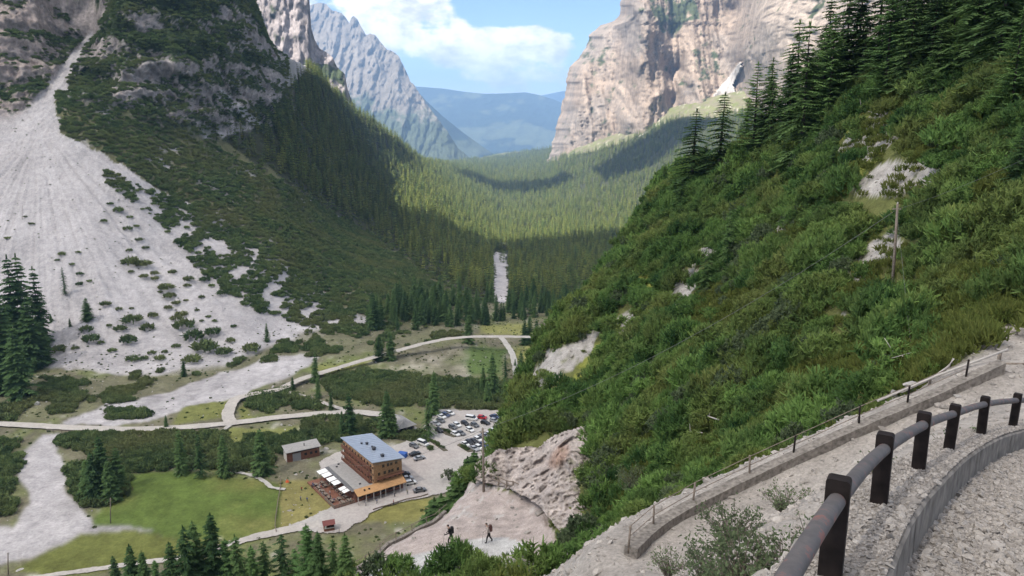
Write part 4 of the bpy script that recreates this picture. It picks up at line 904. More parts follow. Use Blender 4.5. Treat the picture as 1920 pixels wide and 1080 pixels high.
# ------------------------------------------------------------------ foreground: upper path, kerb, guard rail
M['concrete'] = plain('concrete', (0.20, 0.18, 0.16), 0.9, var=0.42, scale=7, bump=0.9, spec=0.1)
M['steel_black'] = plain('steel_black', (0.016, 0.012, 0.011), 0.75, 0.0, 0.5, 14, 0.25, 0.15)
m, nt, b = newmat('rail_paint'); M['rail'] = m
b.inputs['Roughness'].default_value = 0.65; b.inputs['Metallic'].default_value = 0.1
tcn = nt.nodes.new('ShaderNodeTexCoord'); n_a = nt.nodes.new('ShaderNodeTexNoise'); n_a.inputs['Scale'].default_value = 11; n_a.inputs['Detail'].default_value = 8; n_a.inputs['Roughness'].default_value = .7
nt.links.new(tcn.outputs['Object'], n_a.inputs['Vector']); cr = nt.nodes.new('ShaderNodeValToRGB'); nt.links.new(n_a.outputs['Fac'], cr.inputs[0])
cr.color_ramp.elements[0].position = .38; cr.color_ramp.elements[0].color = (0.085, 0.078, 0.078, 1); cr.color_ramp.elements[1].position = .63; cr.color_ramp.elements[1].color = (0.22, 0.10, 0.085, 1)
e_ = cr.color_ramp.elements.new(.56); e_.color = (0.115, 0.105, 0.105, 1)
nt.links.new(cr.outputs[0], b.inputs['Base Color'])
Pp = POSTS + (0, 0, CH)
ext0 = Pp[0] - (Pp[1] - Pp[0]) * np.array([1.0, 1.05, .75]); ext00 = ext0 - (Pp[1] - Pp[0]) * np.array([.95, 1.0, .6])
LINE = np.vstack([ext00, ext0, Pp])
tl = np.arange(len(LINE)); tf = np.linspace(0, len(LINE) - 1, 120); CUR = pchip(tl, LINE, tf)
tan = np.gradient(CUR, axis=0); tan[:, 2] = 0; tan = unit(tan); nrm = np.stack([tan[:, 1], -tan[:, 0], 0 * tan[:, 0]], -1)     # to the right: the path side
rail = empty('guard_rail', tuple(Pp[0])); tag(rail, 'grey steel tube guard rail on black posts along the upper gravel path', 'railing')
def rel(o, p): o.location = mathutils.Vector(p) - rail.location
RH = 0.292
rp = CUR + (0, 0, RH)
MB().tube([tuple(p - Pp[0]) for p in rp], 0.031, 16).build('rail', M['rail'], rail, True)
def post_mesh():
    g = MB(); w, dth, h = 0.041, 0.028, 0.375; c = 0.012
    prof = [(-w, -0.35), (w, -0.35), (w, h - c), (w - c * .3, h - c * .3), (w - c, h), (-w + c, h), (-w + c * .3, h - c * .3), (-w, h - c)]
    n = len(prof); g.add([(x, -dth, z) for x, z in prof] + [(x, dth, z) for x, z in prof], [tuple(range(n)), tuple(range(2 * n - 1, n - 1, -1))] + [(i, n + i, n + (i + 1) % n, (i + 1) % n) for i in range(n)])
    return g.mesh('post', M['steel_black'])
pm = post_mesh()
for i, p in enumerate(Pp):
    d = LINE[min(i + 3, len(LINE) - 1)] - LINE[i + 1]; o = bpy.data.objects.new('post', pm); link(o, rail); o.location = p - Pp[0]; o.rotation_euler = (R(rng.uniform(-2, 2)), R(rng.uniform(-1.5, 1.5)), -math.atan2(d[0], d[1]) + 0.05)
# ledge, kerb segments, path surface
off_k, wk, hk = 0.13, 0.05, 0.23
dists = np.r_[0, np.cumsum(np.linalg.norm(np.diff(CUR, axis=0), axis=1))]
kerb = empty('kerb_wall', tuple(Pp[0])); tag(kerb, 'low weathered concrete kerb wall curving along the upper gravel path', 'wall')
segs = [0.0, 1.35, 2.6, 4.1, 5.9, 7.6, 9.4, 11.2, 13.2]
segs = [s for s in segs if s < dists[-1]] + [dists[-1]]
for a_s, b_s in zip(segs[:-1], segs[1:]):
    ss = np.linspace(a_s + 0.004, b_s - 0.004, 9); g = MB(); ring = []
    for s in ss:
        p = np.array([np.interp(s, dists, CUR[:, k_]) for k_ in range(3)]); nn = np.array([np.interp(s, dists, nrm[:, k_]) for k_ in range(3)])
        jt = 0.008 * perlin(s * 3.1, 0.3, 0.7) + 0.004 * perlin(s * 11, 0.3, 4.7)
        i0 = p + nn * off_k - Pp[0]; i1 = p + nn * (off_k + wk + jt) - Pp[0]
        ring.append([i0 + (0, 0, -.4), i0 + (0, 0, .012 + jt), i1 + (0, 0, jt), i1 + nn * .012 + (0, 0, -.014 + jt), i1 + nn * .02 + (0, 0, -.45)])
    vs_ = [v for r_ in ring for v in r_]; fcs = []
    for i in range(len(ring) - 1):
        for k_ in range(4): fcs.append((i * 5 + k_, i * 5 + k_ + 1, (i + 1) * 5 + k_ + 1, (i + 1) * 5 + k_))
    fcs += [tuple(range(5))[::-1], tuple(range((len(ring) - 1) * 5, len(ring) * 5))]
    g.add(vs_, fcs).build('concrete_segment', M['concrete'], kerb)
def strip(name, inner, outer, dz_in, dz_out, nacross, col, amp, mat=None):
    t = np.linspace(0, 1, nacross)[None, :, None]; ti = np.linspace(0, len(CUR) - 1, 420); C2 = np.stack([np.interp(ti, np.arange(len(CUR)), CUR[:, k_]) for k_ in range(3)], -1); N2 = np.stack([np.interp(ti, np.arange(len(CUR)), nrm[:, k_]) for k_ in range(3)], -1)
    offs = inner + (outer - inner) * t; Pm = C2[:, None] + N2[:, None] * offs; Pm[..., 2] += (dz_in + (dz_out - dz_in) * t[..., 0])
    Pm[..., 2] += amp * fbm(Pm[..., 0] * 5, Pm[..., 1] * 5, .3, 4, .6) + amp * .3 * fbm(Pm[..., 0] * 10, Pm[..., 1] * 10, .3, 2)
    cl = np.asarray(col) * (1 + .16 * fbm(Pm[..., 0] * 3, Pm[..., 1] * 3, 1.3, 4)[..., None])
    me_ = mesh_np(name, Pm, gridfaces(*Pm.shape[:2]), mat or M['gravel'], True, cl.reshape(-1, 3)); o = link(bpy.data.objects.new(name, me_)); tag(o, kind='structure'); return o, Pm
path_o, PM = strip('path', off_k + wk - .02, 5.2, -hk, -hk + 0.15, 220, (0.255, 0.232, 0.21), 0.02)
ledge_o, PL = strip('ledge', -0.2, off_k + 0.045, -0.06, 0.012, 40, (0.25, 0.225, 0.20), 0.012)
# stones of the path and ledge: the largest as parts, the rest as one part
def pick_pts(Pm, n): 
    i = rng.integers(0, Pm.shape[0] - 1, n); j = rng.integers(0, Pm.shape[1] - 1, n); u, v = rng.random((n, 1)), rng.random((n, 1))
    return Pm[i, j] + (Pm[i + 1, j] - Pm[i, j]) * u + (Pm[i, j + 1] - Pm[i, j]) * v
for surf, Pm, nbig, nsm, s0 in ((path_o, PM, 300, 150000, 0.046), (ledge_o, PL, 90, 9000, 0.034)):
    Q = pick_pts(Pm, nsm * 2); qx, qy = proj(Q[:, 0], Q[:, 1], Q[:, 2]); seen = (qx > 1380) & (qx < 1960) & (qy < 1110); Q = Q[seen]; 
    S_ = np.clip(rng.lognormal(math.log(s0 * .5), .5, len(Q)), .010, s0 * 1.9); szpx = S_ / Q[:, 1]
    od = np.argsort(-szpx); big, sm = od[:nbig], od[nbig:nsm]
    for i in big:
        o = bpy.data.objects.new('stone', STONE[i % 8]); link(o, surf); o.location = Q[i] + (0, 0, S_[i] * .14); o.scale = (S_[i] * rng.uniform(.9, 1.5), S_[i], S_[i] * rng.uniform(.6, 1)); o.rotation_euler = (rng.normal(0, .35), rng.normal(0, .35), rng.uniform(0, 6.28))
    scatter('loose_gravel', STONE[4:], Q[sm] + np.array([0, 0, .004]), S_[sm], rng.uniform(0, 6.28, len(sm)), tilt=rng.normal(0, .4, (len(sm), 2)), parent=surf)
PV, _ = sample_grid(VX, VY, VZ, np.where((inpoly(vpx, vpy, FAN) | inpoly(vpx, vpy, RIVER[0]) | inpoly(vpx, vpy, RIVER[1]) | inpoly(vpx, vpy, SPARSE)) & (VY < 650) & (rockw < .3), 1 / 22.0 * smooth(-.2, .4, fbm(VX / 20, VY / 20, 6.6, 4)), 0) + np.where((T > 1.3) & (T < 3.6) & ~mead & ~road_zone & (VY < 560), 1 / 40.0, 0))
tag(scatter('valley_rubble', BOULD, PV, np.clip(rng.lognormal(-.75, .5, len(PV)), .2, 2.2), rng.uniform(0, 6.28, len(PV)), tilt=rng.normal(0, .3, (len(PV), 2))), 'pale blocks strewn over the scree fan and dry riverbeds', 'rubble')
# larger stones strewn on the bank below the rail
Q, _ = sample_grid(HX, HYg, HZ, np.where((HYg > 2) & (HYg < 13) & (hpx > 1150) & (hpx < 1960) & (hpy < 1150), 70.0, 0))
S_ = np.clip(rng.lognormal(-2.85, .6, len(Q)), .02, .3)
tag(scatter('bank_stones', STONE, Q, S_, rng.uniform(0, 6.28, len(Q)), tilt=rng.normal(0, .4, (len(Q), 2))), 'loose pale stones on the bank below the guard rail', 'stones')

# ------------------------------------------------------------------ lower path: kerb wall, cable rail, beams
lw = empty('kerb_wall', tuple(WALL[-1])); tag(lw, 'long straight concrete kerb wall with flat top along the lower path', 'wall')
Wd = np.vstack([pchip(np.arange(len(WALL)), WALL, np.linspace(0, 9, 28))]); Tn = unit(np.gradient(Wd, axis=0) * (1, 1, 0)); Nv = np.stack([-Tn[:, 1], Tn[:, 0], 0 * Tn[:, 0]], -1)
if Nv[0, 1] < 0: Nv = -Nv
for i in range(0, 27, 3):
    g = MB(); ring = []
    for k_ in range(i, min(i + 4, 28)):
        w = Wd[k_] + (Tn[k_] * .012 if k_ == i else 0) - WALL[-1]; j_ = .02 * perlin(k_ * 1.7, .4, .2)
        ring.append([w + (0, 0, -.3), w + (0, 0, .33 + j_), w + Nv[k_] * .42 + (0, 0, .33 + j_), w + Nv[k_] * .46 + (0, 0, -.6)])
    vs_ = [v for r_ in ring for v in r_]; fcs = [(a * 4 + k_, a * 4 + k_ + 1, (a + 1) * 4 + k_ + 1, (a + 1) * 4 + k_) for a in range(len(ring) - 1) for k_ in range(3)] + [(3, 2, 1, 0), tuple(range((len(ring) - 1) * 4, len(ring) * 4))]
    g.add(vs_, fcs).build('concrete_segment', M['concrete'], lw)
M['wood_grey'] = plain('wood_grey', (0.20, 0.165, 0.135), 0.9, var=.3, scale=12, bump=.4)
lr = empty('cable_rail', tuple(WALL[-1])); tag(lr, 'thin cable rail on short posts along the lower path wall', 'railing')
tops = []
for k_ in (3, 7, 10, 14, 17, 21, 24, 27):
    p = Wd[k_] + Nv[k_] * .3 - WALL[-1]; tops.append(p + np.array([0, 0, .95]))
    MB().tube([p + (0, 0, .1), p + (rng.normal(0, .03), rng.normal(0, .03), .97)], .035, 6).build('post', M['wood_grey'] if k_ > 14 else M['steel_black'], lr, True)
for dz_ in (0, -.33): MB().tube([t_ + (0, 0, dz_) for t_ in tops], .014, 5).build('cable', M['wood_grey'], lr, True)
def beam(name, pts, r0, r1, mat, label, cat, group=None):
    pts = [np.asarray(p) for p in pts]; o = MB().tube([p - pts[0] for p in pts], list(np.linspace(r0, r1, len(pts))), 7).build(name, mat, None, True); o.location = pts[0]; return tag(o, label, cat, group)
bf = empty('wooden_barrier', tuple(atY(1870, 690, 28.5))); tag(bf, 'rough wooden barrier of poles at the upper end of the lower wall', 'barrier'); B0 = atY(1870, 690, 28.5)
MB().tube([(0, 0, -.4), (0.02, 0, .62)], .07, 8).build('post', M['wood_grey'], bf, True)
q2 = atY(1742, 725, 28.3); MB().tube([q2 - B0 + (0, 0, -.5), q2 - B0 + (0, 0, .3)], .06, 8).build('post', M['wood_grey'], bf, True)
MB().tube([atY(1890, 655, 28.3) - B0, atY(1760, 703, 28.2) - B0, atY(1645, 752, 28.0) - B0], .045, 7).build('pole', M['deadwood'], bf, True)
MB().tube([atY(1855, 682, 28.1) - B0, atY(1935, 683, 27.8) - B0], .05, 7).build('pole', M['wood_grey'], bf, True)
MB().tube([atY(1788, 672, 28.7) - B0, atY(1778, 688, 28.7) - B0, atY(1750, 708, 28.6) - B0, atY(1690, 735, 28.5) - B0], .05, 7).build('pole', M['deadwood'], bf, True)
# boulders behind that wall
for i, (px, py, Y, s, lb) in enumerate([(1708, 722, 29.5, .55, 'round grey boulder behind the lower wall among poles'), (1675, 735, 29, .42, 'small boulder left of the round one behind lower wall'), (1828, 693, 29, .5, 'stone block wedged under the wooden barrier'), (1755, 683, 33, .8, 'long pale boulder at the foot of the thicket above barrier'), (1600, 808, 22.5, .35, 'single pale stone on the lower path beside its wall'), (1795, 746, 23, .3, 'pale rounded stone lying behind the fourth rail post')]):
    p = on_hill(px, py) if Y < 26 else atY(px, py, Y); o = link(bpy.data.objects.new('boulder', BOULD[i % 5])); o.location = p; o.scale = (s * 1.3, s, s); o.rotation_euler = (.2, .1, i); tag(o, lb, 'boulder')

# ------------------------------------------------------------------ valley floor: roads, yard
M['road'] = ground_mat('road', (1.2, 0.15), (0.03, 0.1), 0.14)
def ribbon(name, pxs, width, col, lift=0.06, jag=0.9):
    P = np.array([onz(a, b, 0.0) if b > 632 else on_valley(a, b) for a, b in pxs]); t = np.arange(len(P)); tf_ = np.linspace(0, len(P) - 1, len(P) * 14); P = pchip(t, P, tf_)
    d = unit(np.gradient(P, axis=0) * (1, 1, 0)); n_ = np.stack([-d[:, 1], d[:, 0], 0 * d[:, 0]], -1); w = np.broadcast_to(np.interp(tf_, np.linspace(0, len(pxs) - 1, np.size(width)), np.atleast_1d(width)), len(P))
    e1 = w / 2 + jag * fbm(tf_ * 3, .2, .9, 4, .7); e2 = w / 2 + jag * fbm(tf_ * 3, 5.2, .9, 4, .7)
    t2 = np.linspace(0, 1, 9)[None, :, None]; a_ = (P + n_ * e1[:, None])[:, None]; b_ = (P - n_ * e2[:, None])[:, None]; G = a_ + (b_ - a_) * t2
    G[..., 2] += lift + 0.5
    G[..., 2] = np.maximum(G[..., 2] - 0.5, lift)
    cl = np.asarray(col) * (1 + .1 * fbm(G[..., 0] / 3, G[..., 1] / 3, .5, 4)[..., None])
    return tag(link(bpy.data.objects.new(name, mesh_np(name, G, gridfaces(*G.shape[:2]), M['road'], True, cl.reshape(-1, 3)))), kind='structure')
RC = (0.415, 0.385, 0.35)
ribbon('road', [(-40, 795), (60, 800), (150, 805), (240, 807), (330, 804), (430, 796), (520, 785), (610, 777), (665, 775), (720, 781), (760, 800), (790, 822)], [4.6, 4.6, 5.4], RC, 0.62)
ribbon('road', [(432, 796), (428, 775), (440, 752), (470, 742), (520, 733), (560, 715), (620, 696), (680, 678), (740, 661), (800, 645), (850, 636), (900, 633), (945, 633), (1000, 634)], [5.0, 4.2, 4.2], RC, 0.66)
ribbon('path', [(540, 737), (575, 746), (620, 762), (655, 774)], 2.2, RC, 0.58)
ribbon('path', [(940, 634), (950, 648), (960, 665), (965, 685), (968, 705)], 3.0, (0.40, 0.38, 0.35), 0.58)
ribbon('path', [(432, 800), (405, 817), (380, 832)], 2.0, (0.40, 0.38, 0.35), 0.58)
ribbon('path', [(432, 886), (470, 893), (495, 905), (512, 917), (535, 920)], 1.5, (0.43, 0.41, 0.38), 0.58)
ribbon('path', [(60, 1086), (160, 1073), (250, 1060), (330, 1050), (420, 1026), (470, 1012), (540, 996), (600, 985)], [2.0, 2.6, 4.5], (0.42, 0.39, 0.36), 0.58)
# gravel yard and car park
YARD = [(596, 868), (640, 845), (740, 838), (775, 822), (800, 795), (822, 772), (850, 770), (960, 772), (1000, 800), (985, 860), (930, 870), (890, 880), (862, 900), (840, 925), (800, 935), (720, 952), (690, 968), (668, 985), (640, 1003), (560, 1000), (540, 990), (600, 965), (640, 940), (650, 925), (605, 895)]
yp = np.array([onz(*q)[:2] for q in YARD]); gx_, gy_ = np.meshgrid(np.arange(-90, 25, .4), np.arange(200, 330, .4))
ki = inpoly(gx_ + 1.6 * fbm(gx_ / 5, gy_ / 5, .3, 3), gy_ + 1.6 * fbm(gx_ / 5, gy_ / 5, 4.3, 3), [tuple(q) for q in yp])
pink = smooth(-.3, .4, fbm(gx_ / 22, gy_ / 22, 2.3, 4))[..., None]; yc = np.array([0.40, 0.38, 0.36]) * (1 - pink * .6) + np.array([0.38, 0.33, 0.31]) * pink * .6
me_ = mesh_np('yard', np.stack([gx_, gy_, 0 * gx_ + .55], -1), gridfaces(*gx_.shape, ki[:-1, :-1]), M['road'], True, yc.reshape(-1, 3))
tag(link(bpy.data.objects.new('yard', me_)), kind='structure')
G0 = 0.55                                # level of the yard

# ------------------------------------------------------------------ the mountain hotel
M['roof_metal'] = plain('roof_metal', (0.34, 0.385, 0.46), 0.45, 0.35, 0.06, 0.6, spec=.5)
M['grey_roof'] = plain('grey_roof', (0.30, 0.29, 0.28), 0.8, 0, 0.12, 1.2)
M['dark_roof'] = plain('dark_roof', (0.13, 0.13, 0.135), 0.7, 0, 0.15, 1.5)
M['wood_tan'] = plain('wood_tan', (0.36, 0.215, 0.115), 0.8, 0, 0.2, 2.5)
M['wood_red'] = plain('wood_red', (0.19, 0.085, 0.055), 0.8, 0, 0.25, 2.5)
M['wood_orange'] = plain('wood_orange', (0.46, 0.265, 0.125), 0.75, 0, 0.12, 1.5)
M['glass_dark'] = plain('glass_dark', (0.02, 0.024, 0.03), 0.12, 0, 0.1, 3, spec=.6)
M['white_cloth'] = plain('white_cloth', (0.80, 0.80, 0.80), 0.8, 0, 0.04, 2)
M['dark_metal'] = plain('dark_metal', (0.06, 0.06, 0.065), 0.5, 0.4, 0.1)
M['grey_door'] = plain('grey_door', (0.33, 0.33, 0.34), 0.6)
M['blue_tarp'] = plain('blue_tarp', (0.03, 0.10, 0.36), 0.5)
M['red_roof'] = plain('red_roof', (0.17, 0.055, 0.05), 0.7)
M['plaster'] = plain('plaster', (0.5, 0.47, 0.43), 0.9)
hotel = empty('hotel_building', (-44.7, 232.9, G0), math.atan2(.584, .812)); tag(hotel, 'four storey wooden mountain hotel with pale blue metal roof', 'building')
def part(name, mat, parent, *boxes):
    g = MB()
    for bx in boxes: g.box(*bx)
    return g.build(name, mat, parent)
x0, x1, y0, y1 = .7, 10.9, .7, 23.9
zt = lambda x: 11.75 - 1.4 * x / 11.8
g = MB().hexa([(x0, y0, -1), (x1, y0, -1), (x1, y1, -1), (x0, y1, -1)], [(x0, y0, zt(x0)), (x1, y0, zt(x1)), (x1, y1, zt(x1)), (x0, y1, zt(x0))]); g.build('wall', M['wood_tan'], hotel)
part('red_cladding', M['wood_red'], hotel, (x0 - .06, x0 + .01, y0 + 1.6, y1 - .2, 4.2, 9.6))
rf = MB().hexa([(0, 0, 11.8), (11.8, 0, 10.4), (11.8, 24.6, 10.4), (0, 24.6, 11.8)], [(0, 0, 12.05), (11.8, 0, 10.65), (11.8, 24.6, 10.65), (0, 24.6, 12.05)]).build('roof', M['roof_metal'], hotel)
for k_ in range(1, 16):
    yk = k_ * 24.6 / 16; MB().hexa([(.02, yk - .02, 12.04), (11.78, yk - .02, 10.64), (11.78, yk + .02, 10.64), (.02, yk + .02, 12.04)], [(.02, yk - .02, 12.10), (11.78, yk - .02, 10.70), (11.78, yk + .02, 10.70), (.02, yk + .02, 12.10)]).build('seam', M['roof_metal'], rf)
def to_local(o, p):
    d = np.asarray(p[:2]) - np.array(o.location[:2]); a = o.rotation_euler[2]; return d[0] * math.cos(a) + d[1] * math.sin(a), -d[0] * math.sin(a) + d[1] * math.cos(a)
for (px, py, w_, h_) in [(678, 832, .5, .5), (688, 832, .7, .7), (698, 838, .5, .6), (701, 842, 1.0, .9), (717, 855, .9, .8)]:
    lx, ly = to_local(hotel, onz(px, py, 11.6 + G0)); zz = 12.05 - 1.4 * lx / 11.8; g = MB().box(lx - w_ / 2, lx + w_ / 2, ly - w_ / 2, ly + w_ / 2, zz - .15, zz + h_ * .8).box(lx - w_ * .65, lx + w_ * .65, ly - w_ * .65, ly + w_ * .65, zz + h_ * .8, zz + h_ * .95); g.build('roof_vent', M['dark_metal'], rf)
def window(parent, face, u, z, w_, h_):
    if face == 'front': bx = (u - w_ / 2, u + w_ / 2, y0 - .05, y0 + .05, z, z + h_); fr = [(u - w_ / 2 - .07, u + w_ / 2 + .07, y0 - .08, y0 - .02, z + h_, z + h_ + .08), (u - w_ / 2 - .1, u + w_ / 2 + .1, y0 - .12, y0 - .02, z - .08, z), (u - .03, u + .03, y0 - .07, y0 - .03, z, z + h_)]
    else: bx = (x0 - .09, x0 + .05, u - w_ / 2, u + w_ / 2, z, z + h_); fr = [(x0 - .12, x0 - .05, u - w_ / 2 - .07, u + w_ / 2 + .07, z + h_, z + h_ + .08), (x0 - .14, x0 - .05, u - w_ / 2 - .1, u + w_ / 2 + .1, z - .08, z), (x0 - .11, x0 - .06, u - .03, u + .03, z, z + h_)]
    o = part('window', M['glass_dark'], parent, bx); part('window_frame', M['wood_tan'], o, *fr)
for z, us in ((9.0, (4.2, 5.9, 7.1, 8.9)), (6.6, (2.6, 4.6, 6.3, 7.4, 9.4)), (4.7, (2.2, 4.4, 6.4, 8.4, 9.9))):
    for u in us: window(hotel, 'front', u, z, .75, 1.05 if z > 5 else .95)
for z in (4.6, 7.0, 9.3):
    for u in np.arange(2.6, 23.5, 2.3): window(hotel, 'side', u, z, .95, 1.7 if z < 9 else 1.2)
for u in (1.2,):
    for z in (4.9, 6.9, 9.2): window(hotel, 'side', u, z, .6, .8)
def balcony(parent, bx, axis):
    xa, xb, ya, yb, z = bx; o = part('balcony', M['wood_red'], parent, (xa, xb, ya, yb, z - .12, z)); g = MB()
    if axis == 'y':
        for u in np.arange(ya, yb, .32): g.box(xa, xa + .04, u, u + .14, z, z + .92)
        part('handrail', M['wood_red'], o, (xa - .03, xa + .07, ya, yb, z + .92, z + 1.0)); g.build('balustrade', M['wood_red'], o)
        for u in np.arange(ya + .05, yb, 3.4): part('balcony_post', M['wood_red'], o, (xa + .05, xa + .17, u, u + .12, z, z + 2.25))
    else:
        for u in np.arange(xa, xb, .32): g.box(u, u + .14, ya, ya + .04, z, z + .92)
        part('handrail', M['wood_red'], o, (xa, xb, ya - .03, ya + .07, z + .92, z + 1.0)); g.build('balustrade', M['wood_red'], o)
balcony(hotel, (x0 - 1.15, x0, 2.0, y1, 4.35), 'y'); balcony(hotel, (x0 - 1.15, x0, 2.0, y1, 6.75), 'y'); balcony(hotel, (x0 - 1.0, x0, 2.0, y1, 9.05), 'y'); balcony(hotel, (1.6, x1, y0 - .95, y0, 5.6), 'x')
# ground floor annex with flat roof, porch along the front
part('annex_wall', M['wood_red'], hotel, (-5.6, x0, .3, 22.0, -1, 3.75))
part('annex_roof', M['grey_roof'], hotel, (-5.9, x0 - .15, .75, 22.4, 3.75, 4.0)); part('roof_edge', M['dark_roof'], hotel, (-7.0, -5.6, .75, 22.5, 3.55, 3.72))
for (lx, ly) in ((-3.2, 3.4), (-2.9, 21.0), (-4.2, 19.5)): part('annex_vent', M['dark_metal'], hotel, (lx, lx + .6, ly, ly + .4, 4.0, 4.35))
pr = MB().hexa([(-6.4, -2.2, 2.95), (11.0, -2.2, 2.95), (11.0, .66, 4.15), (-6.4, .66, 4.15)], [(-6.4, -2.2, 3.1), (11.0, -2.2, 3.1), (11.0, .66, 4.3), (-6.4, .66, 4.3)]).build('porch_roof', M['wood_orange'], hotel)
for u in (-3.6, -2.0): part('skylight', M['glass_dark'], pr, (u, u + .6, -.9, -.3, 3.55, 3.95))
for u in (-6.2, -3.4, -.8, 1.6, 3.4, 6.4, 8.6, 10.8): part('porch_post', M['plaster'], hotel, (u - .1, u + .1, -2.1, -1.9, -.5, 2.98))
part('porch_front', M['wood_red'], hotel, (-6.2, 10.8, .2, .3, -.5, 3.7))
for u in (-5, -2.4, .5, 3, 5.4, 8): part('porch_window', M['glass_dark'], hotel, (u, u + 1.4, .14, .22, .9, 2.4))
part('terrace_deck', M['wood_red'], hotel, (-13.4, -5.6, .2, 22.6, -.4, .18))
g = MB()
for u in np.arange(-13.4, -6.4, .55): g.box(u, u + .34, .12, .2, .2, 1.15)
for u in np.arange(.2, 7.4, .55): g.box(-13.48, -13.4, u, u + .34, .2, 1.15)
fence_t = g.box(-13.4, -6.4, .1, .22, 1.15, 1.24).box(-13.5, -13.38, .2, 7.4, 1.15, 1.24).build('terrace_railing', M['wood_grey'], hotel)
# white awnings over the terrace, each a thing of its own
def awning(lx0, lx1, ly0, ly1, z, label):
    a_ = hotel.rotation_euler[2]; cx, cy = (lx0 + lx1) / 2, (ly0 + ly1) / 2; w_, d_w = (lx1 - lx0) / 2, (ly1 - ly0) / 2
    wx = hotel.location[0] + cx * math.cos(a_) - cy * math.sin(a_); wy = hotel.location[1] + cx * math.sin(a_) + cy * math.cos(a_)
    o = empty('awning', (wx, wy, G0), a_); tag(o, label, 'awning', 'white awnings over the hotel terrace')
    MB().hexa([(-w_, -d_w, z - .35), (w_, -d_w, z), (w_, d_w, z), (-w_, d_w, z - .35)], [(-w_, -d_w, z - .27), (w_, -d_w, z + .08), (w_, d_w, z + .08), (-w_, d_w, z - .27)]).build('canopy', M['white_cloth'], o)
    for sx in (-1, 1):
        part('frame_bar', M['dark_metal'], o, (-w_, w_, sx * d_w - .04, sx * d_w + .04, z - .46, z - .36)); part('post', M['dark_metal'], o, (-w_ + .05, -w_ + .13, sx * (d_w - .1) - .04, sx * (d_w - .1) + .04, .1, z - .36))
lab = ['white awning farthest back along the hotel terrace', 'second white awning from the back of the terrace', 'third white awning from the back of the terrace', 'fourth white awning, nearest of the four large ones']
for k_ in range(4): awning(-10.0 + .25 * k_, -6.3 + .25 * k_, 19.7 - k_ * 3.25 - (.5 if k_ > 1 else 0), 22.5 - k_ * 3.25 - (.5 if k_ > 1 else 0), 3.35, lab[k_])
awning(-9.0, -6.9, 5.1, 7.0, 3.2, 'small white awning behind the other small one at the terrace front'); awning(-8.8, -6.7, 2.9, 4.8, 3.2, 'small white awning nearest the porch')
ha = hotel.rotation_euler[2]
def hw(lx, ly, z=0): return (hotel.location[0] + lx * math.cos(ha) - ly * math.sin(ha), hotel.location[1] + lx * math.sin(ha) + ly * math.cos(ha), G0 + z)
# terrace tables with benches
tmesh = MB().box(-.4, .4, -.9, .9, .70, .76).mesh('table_top', M['wood_grey']); bmesh_ = MB().box(-.15, .15, -.9, .9, .40, .45).mesh('bench', M['wood_grey']); lmesh = MB().box(-.3, .3, -.05, .05, 0, .7).mesh('leg', M['dark_metal'])
ti = 0
for lx in (-12.3, -10.0, -7.8):
    for ly in np.arange(1.8, 21, 2.75):
        if rng.random() < .12: continue
        o = empty('picnic_table', hw(lx, ly, .19), ha + rng.normal(0, .06)); tag(o, 'wooden terrace table with benches beside the hotel', 'table', 'tables on the hotel terrace')
        link(bpy.data.objects.new('table_top', tmesh), o)
        for s in (-1, 1):
            b_ = link(bpy.data.objects.new('bench', bmesh_), o); b_.location = (s * .75, 0, 0); l_ = link(bpy.data.objects.new('leg', lmesh), o); l_.location = (0, s * .7, 0)

# sheds, kiosk, container
shed = empty('shed', (-80.0, 258.6, G0), math.atan2(.497, .868)); tag(shed, 'long low shed with grey mono pitch roof, red walls and garage door', 'shed')
MB().hexa([(.4, .4, -1), (12.1, .4, -1), (12.1, 4.9, -1), (.4, 4.9, -1)], [(.4, .4, 3.3), (12.1, .4, 3.3), (12.1, 4.9, 3.9), (.4, 4.9, 3.9)]).build('wall', M['wood_red'], shed)
MB().hexa([(-.1, -.4, 3.42), (12.6, -.4, 3.42), (12.6, 5.4, 4.15), (-.1, 5.4, 4.15)], [(-.1, -.4, 3.6), (12.6, -.4, 3.6), (12.6, 5.4, 4.33), (-.1, 5.4, 4.33)]).build('roof', M['grey_roof'], shed)
part('garage_door', M['grey_door'], shed, (2.4, 5.3, .28, .38, -.4, 2.5)); part('clerestory', M['glass_dark'], shed, (2.2, 11.8, .3, .38, 2.75, 3.2)); part('chimney', M['dark_metal'], shed, (7.0, 7.25, 2.0, 2.25, 3.7, 4.9)); part('end_wall', M['plaster'], shed, (.3, .42, .5, 4.8, -.5, 3.0))
for u in (6.6, 8.6, 10.4): part('shed_window', M['glass_dark'], shed, (u, u + .9, .32, .42, 1.0, 1.9))
bn = empty('barn', (*onz(765, 812)[:2], G0), R(38)); tag(bn, 'dark wooden barn with grey gabled roof at the car park entrance', 'barn')
part('wall', M['wood_grey'], bn, (-4.2, 3.2, .4, 10.6, -1, 2.4))
MB().add([(-5, -.4, 2.1), (4, -.4, 2.1), (4, 11.4, 2.1), (-5, 11.4, 2.1), (-.5, 1.6, 4.5), (-.5, 9.4, 4.5)], [(0, 1, 4), (1, 2, 5, 4), (2, 3, 5), (3, 0, 4, 5), (3, 2, 1, 0)]).build('roof', M['grey_roof'], bn)
for u in (-3, .2): part('doorway', M['glass_dark'], bn, (u, u + 2.2, .3, .42, -.3, 2.0))
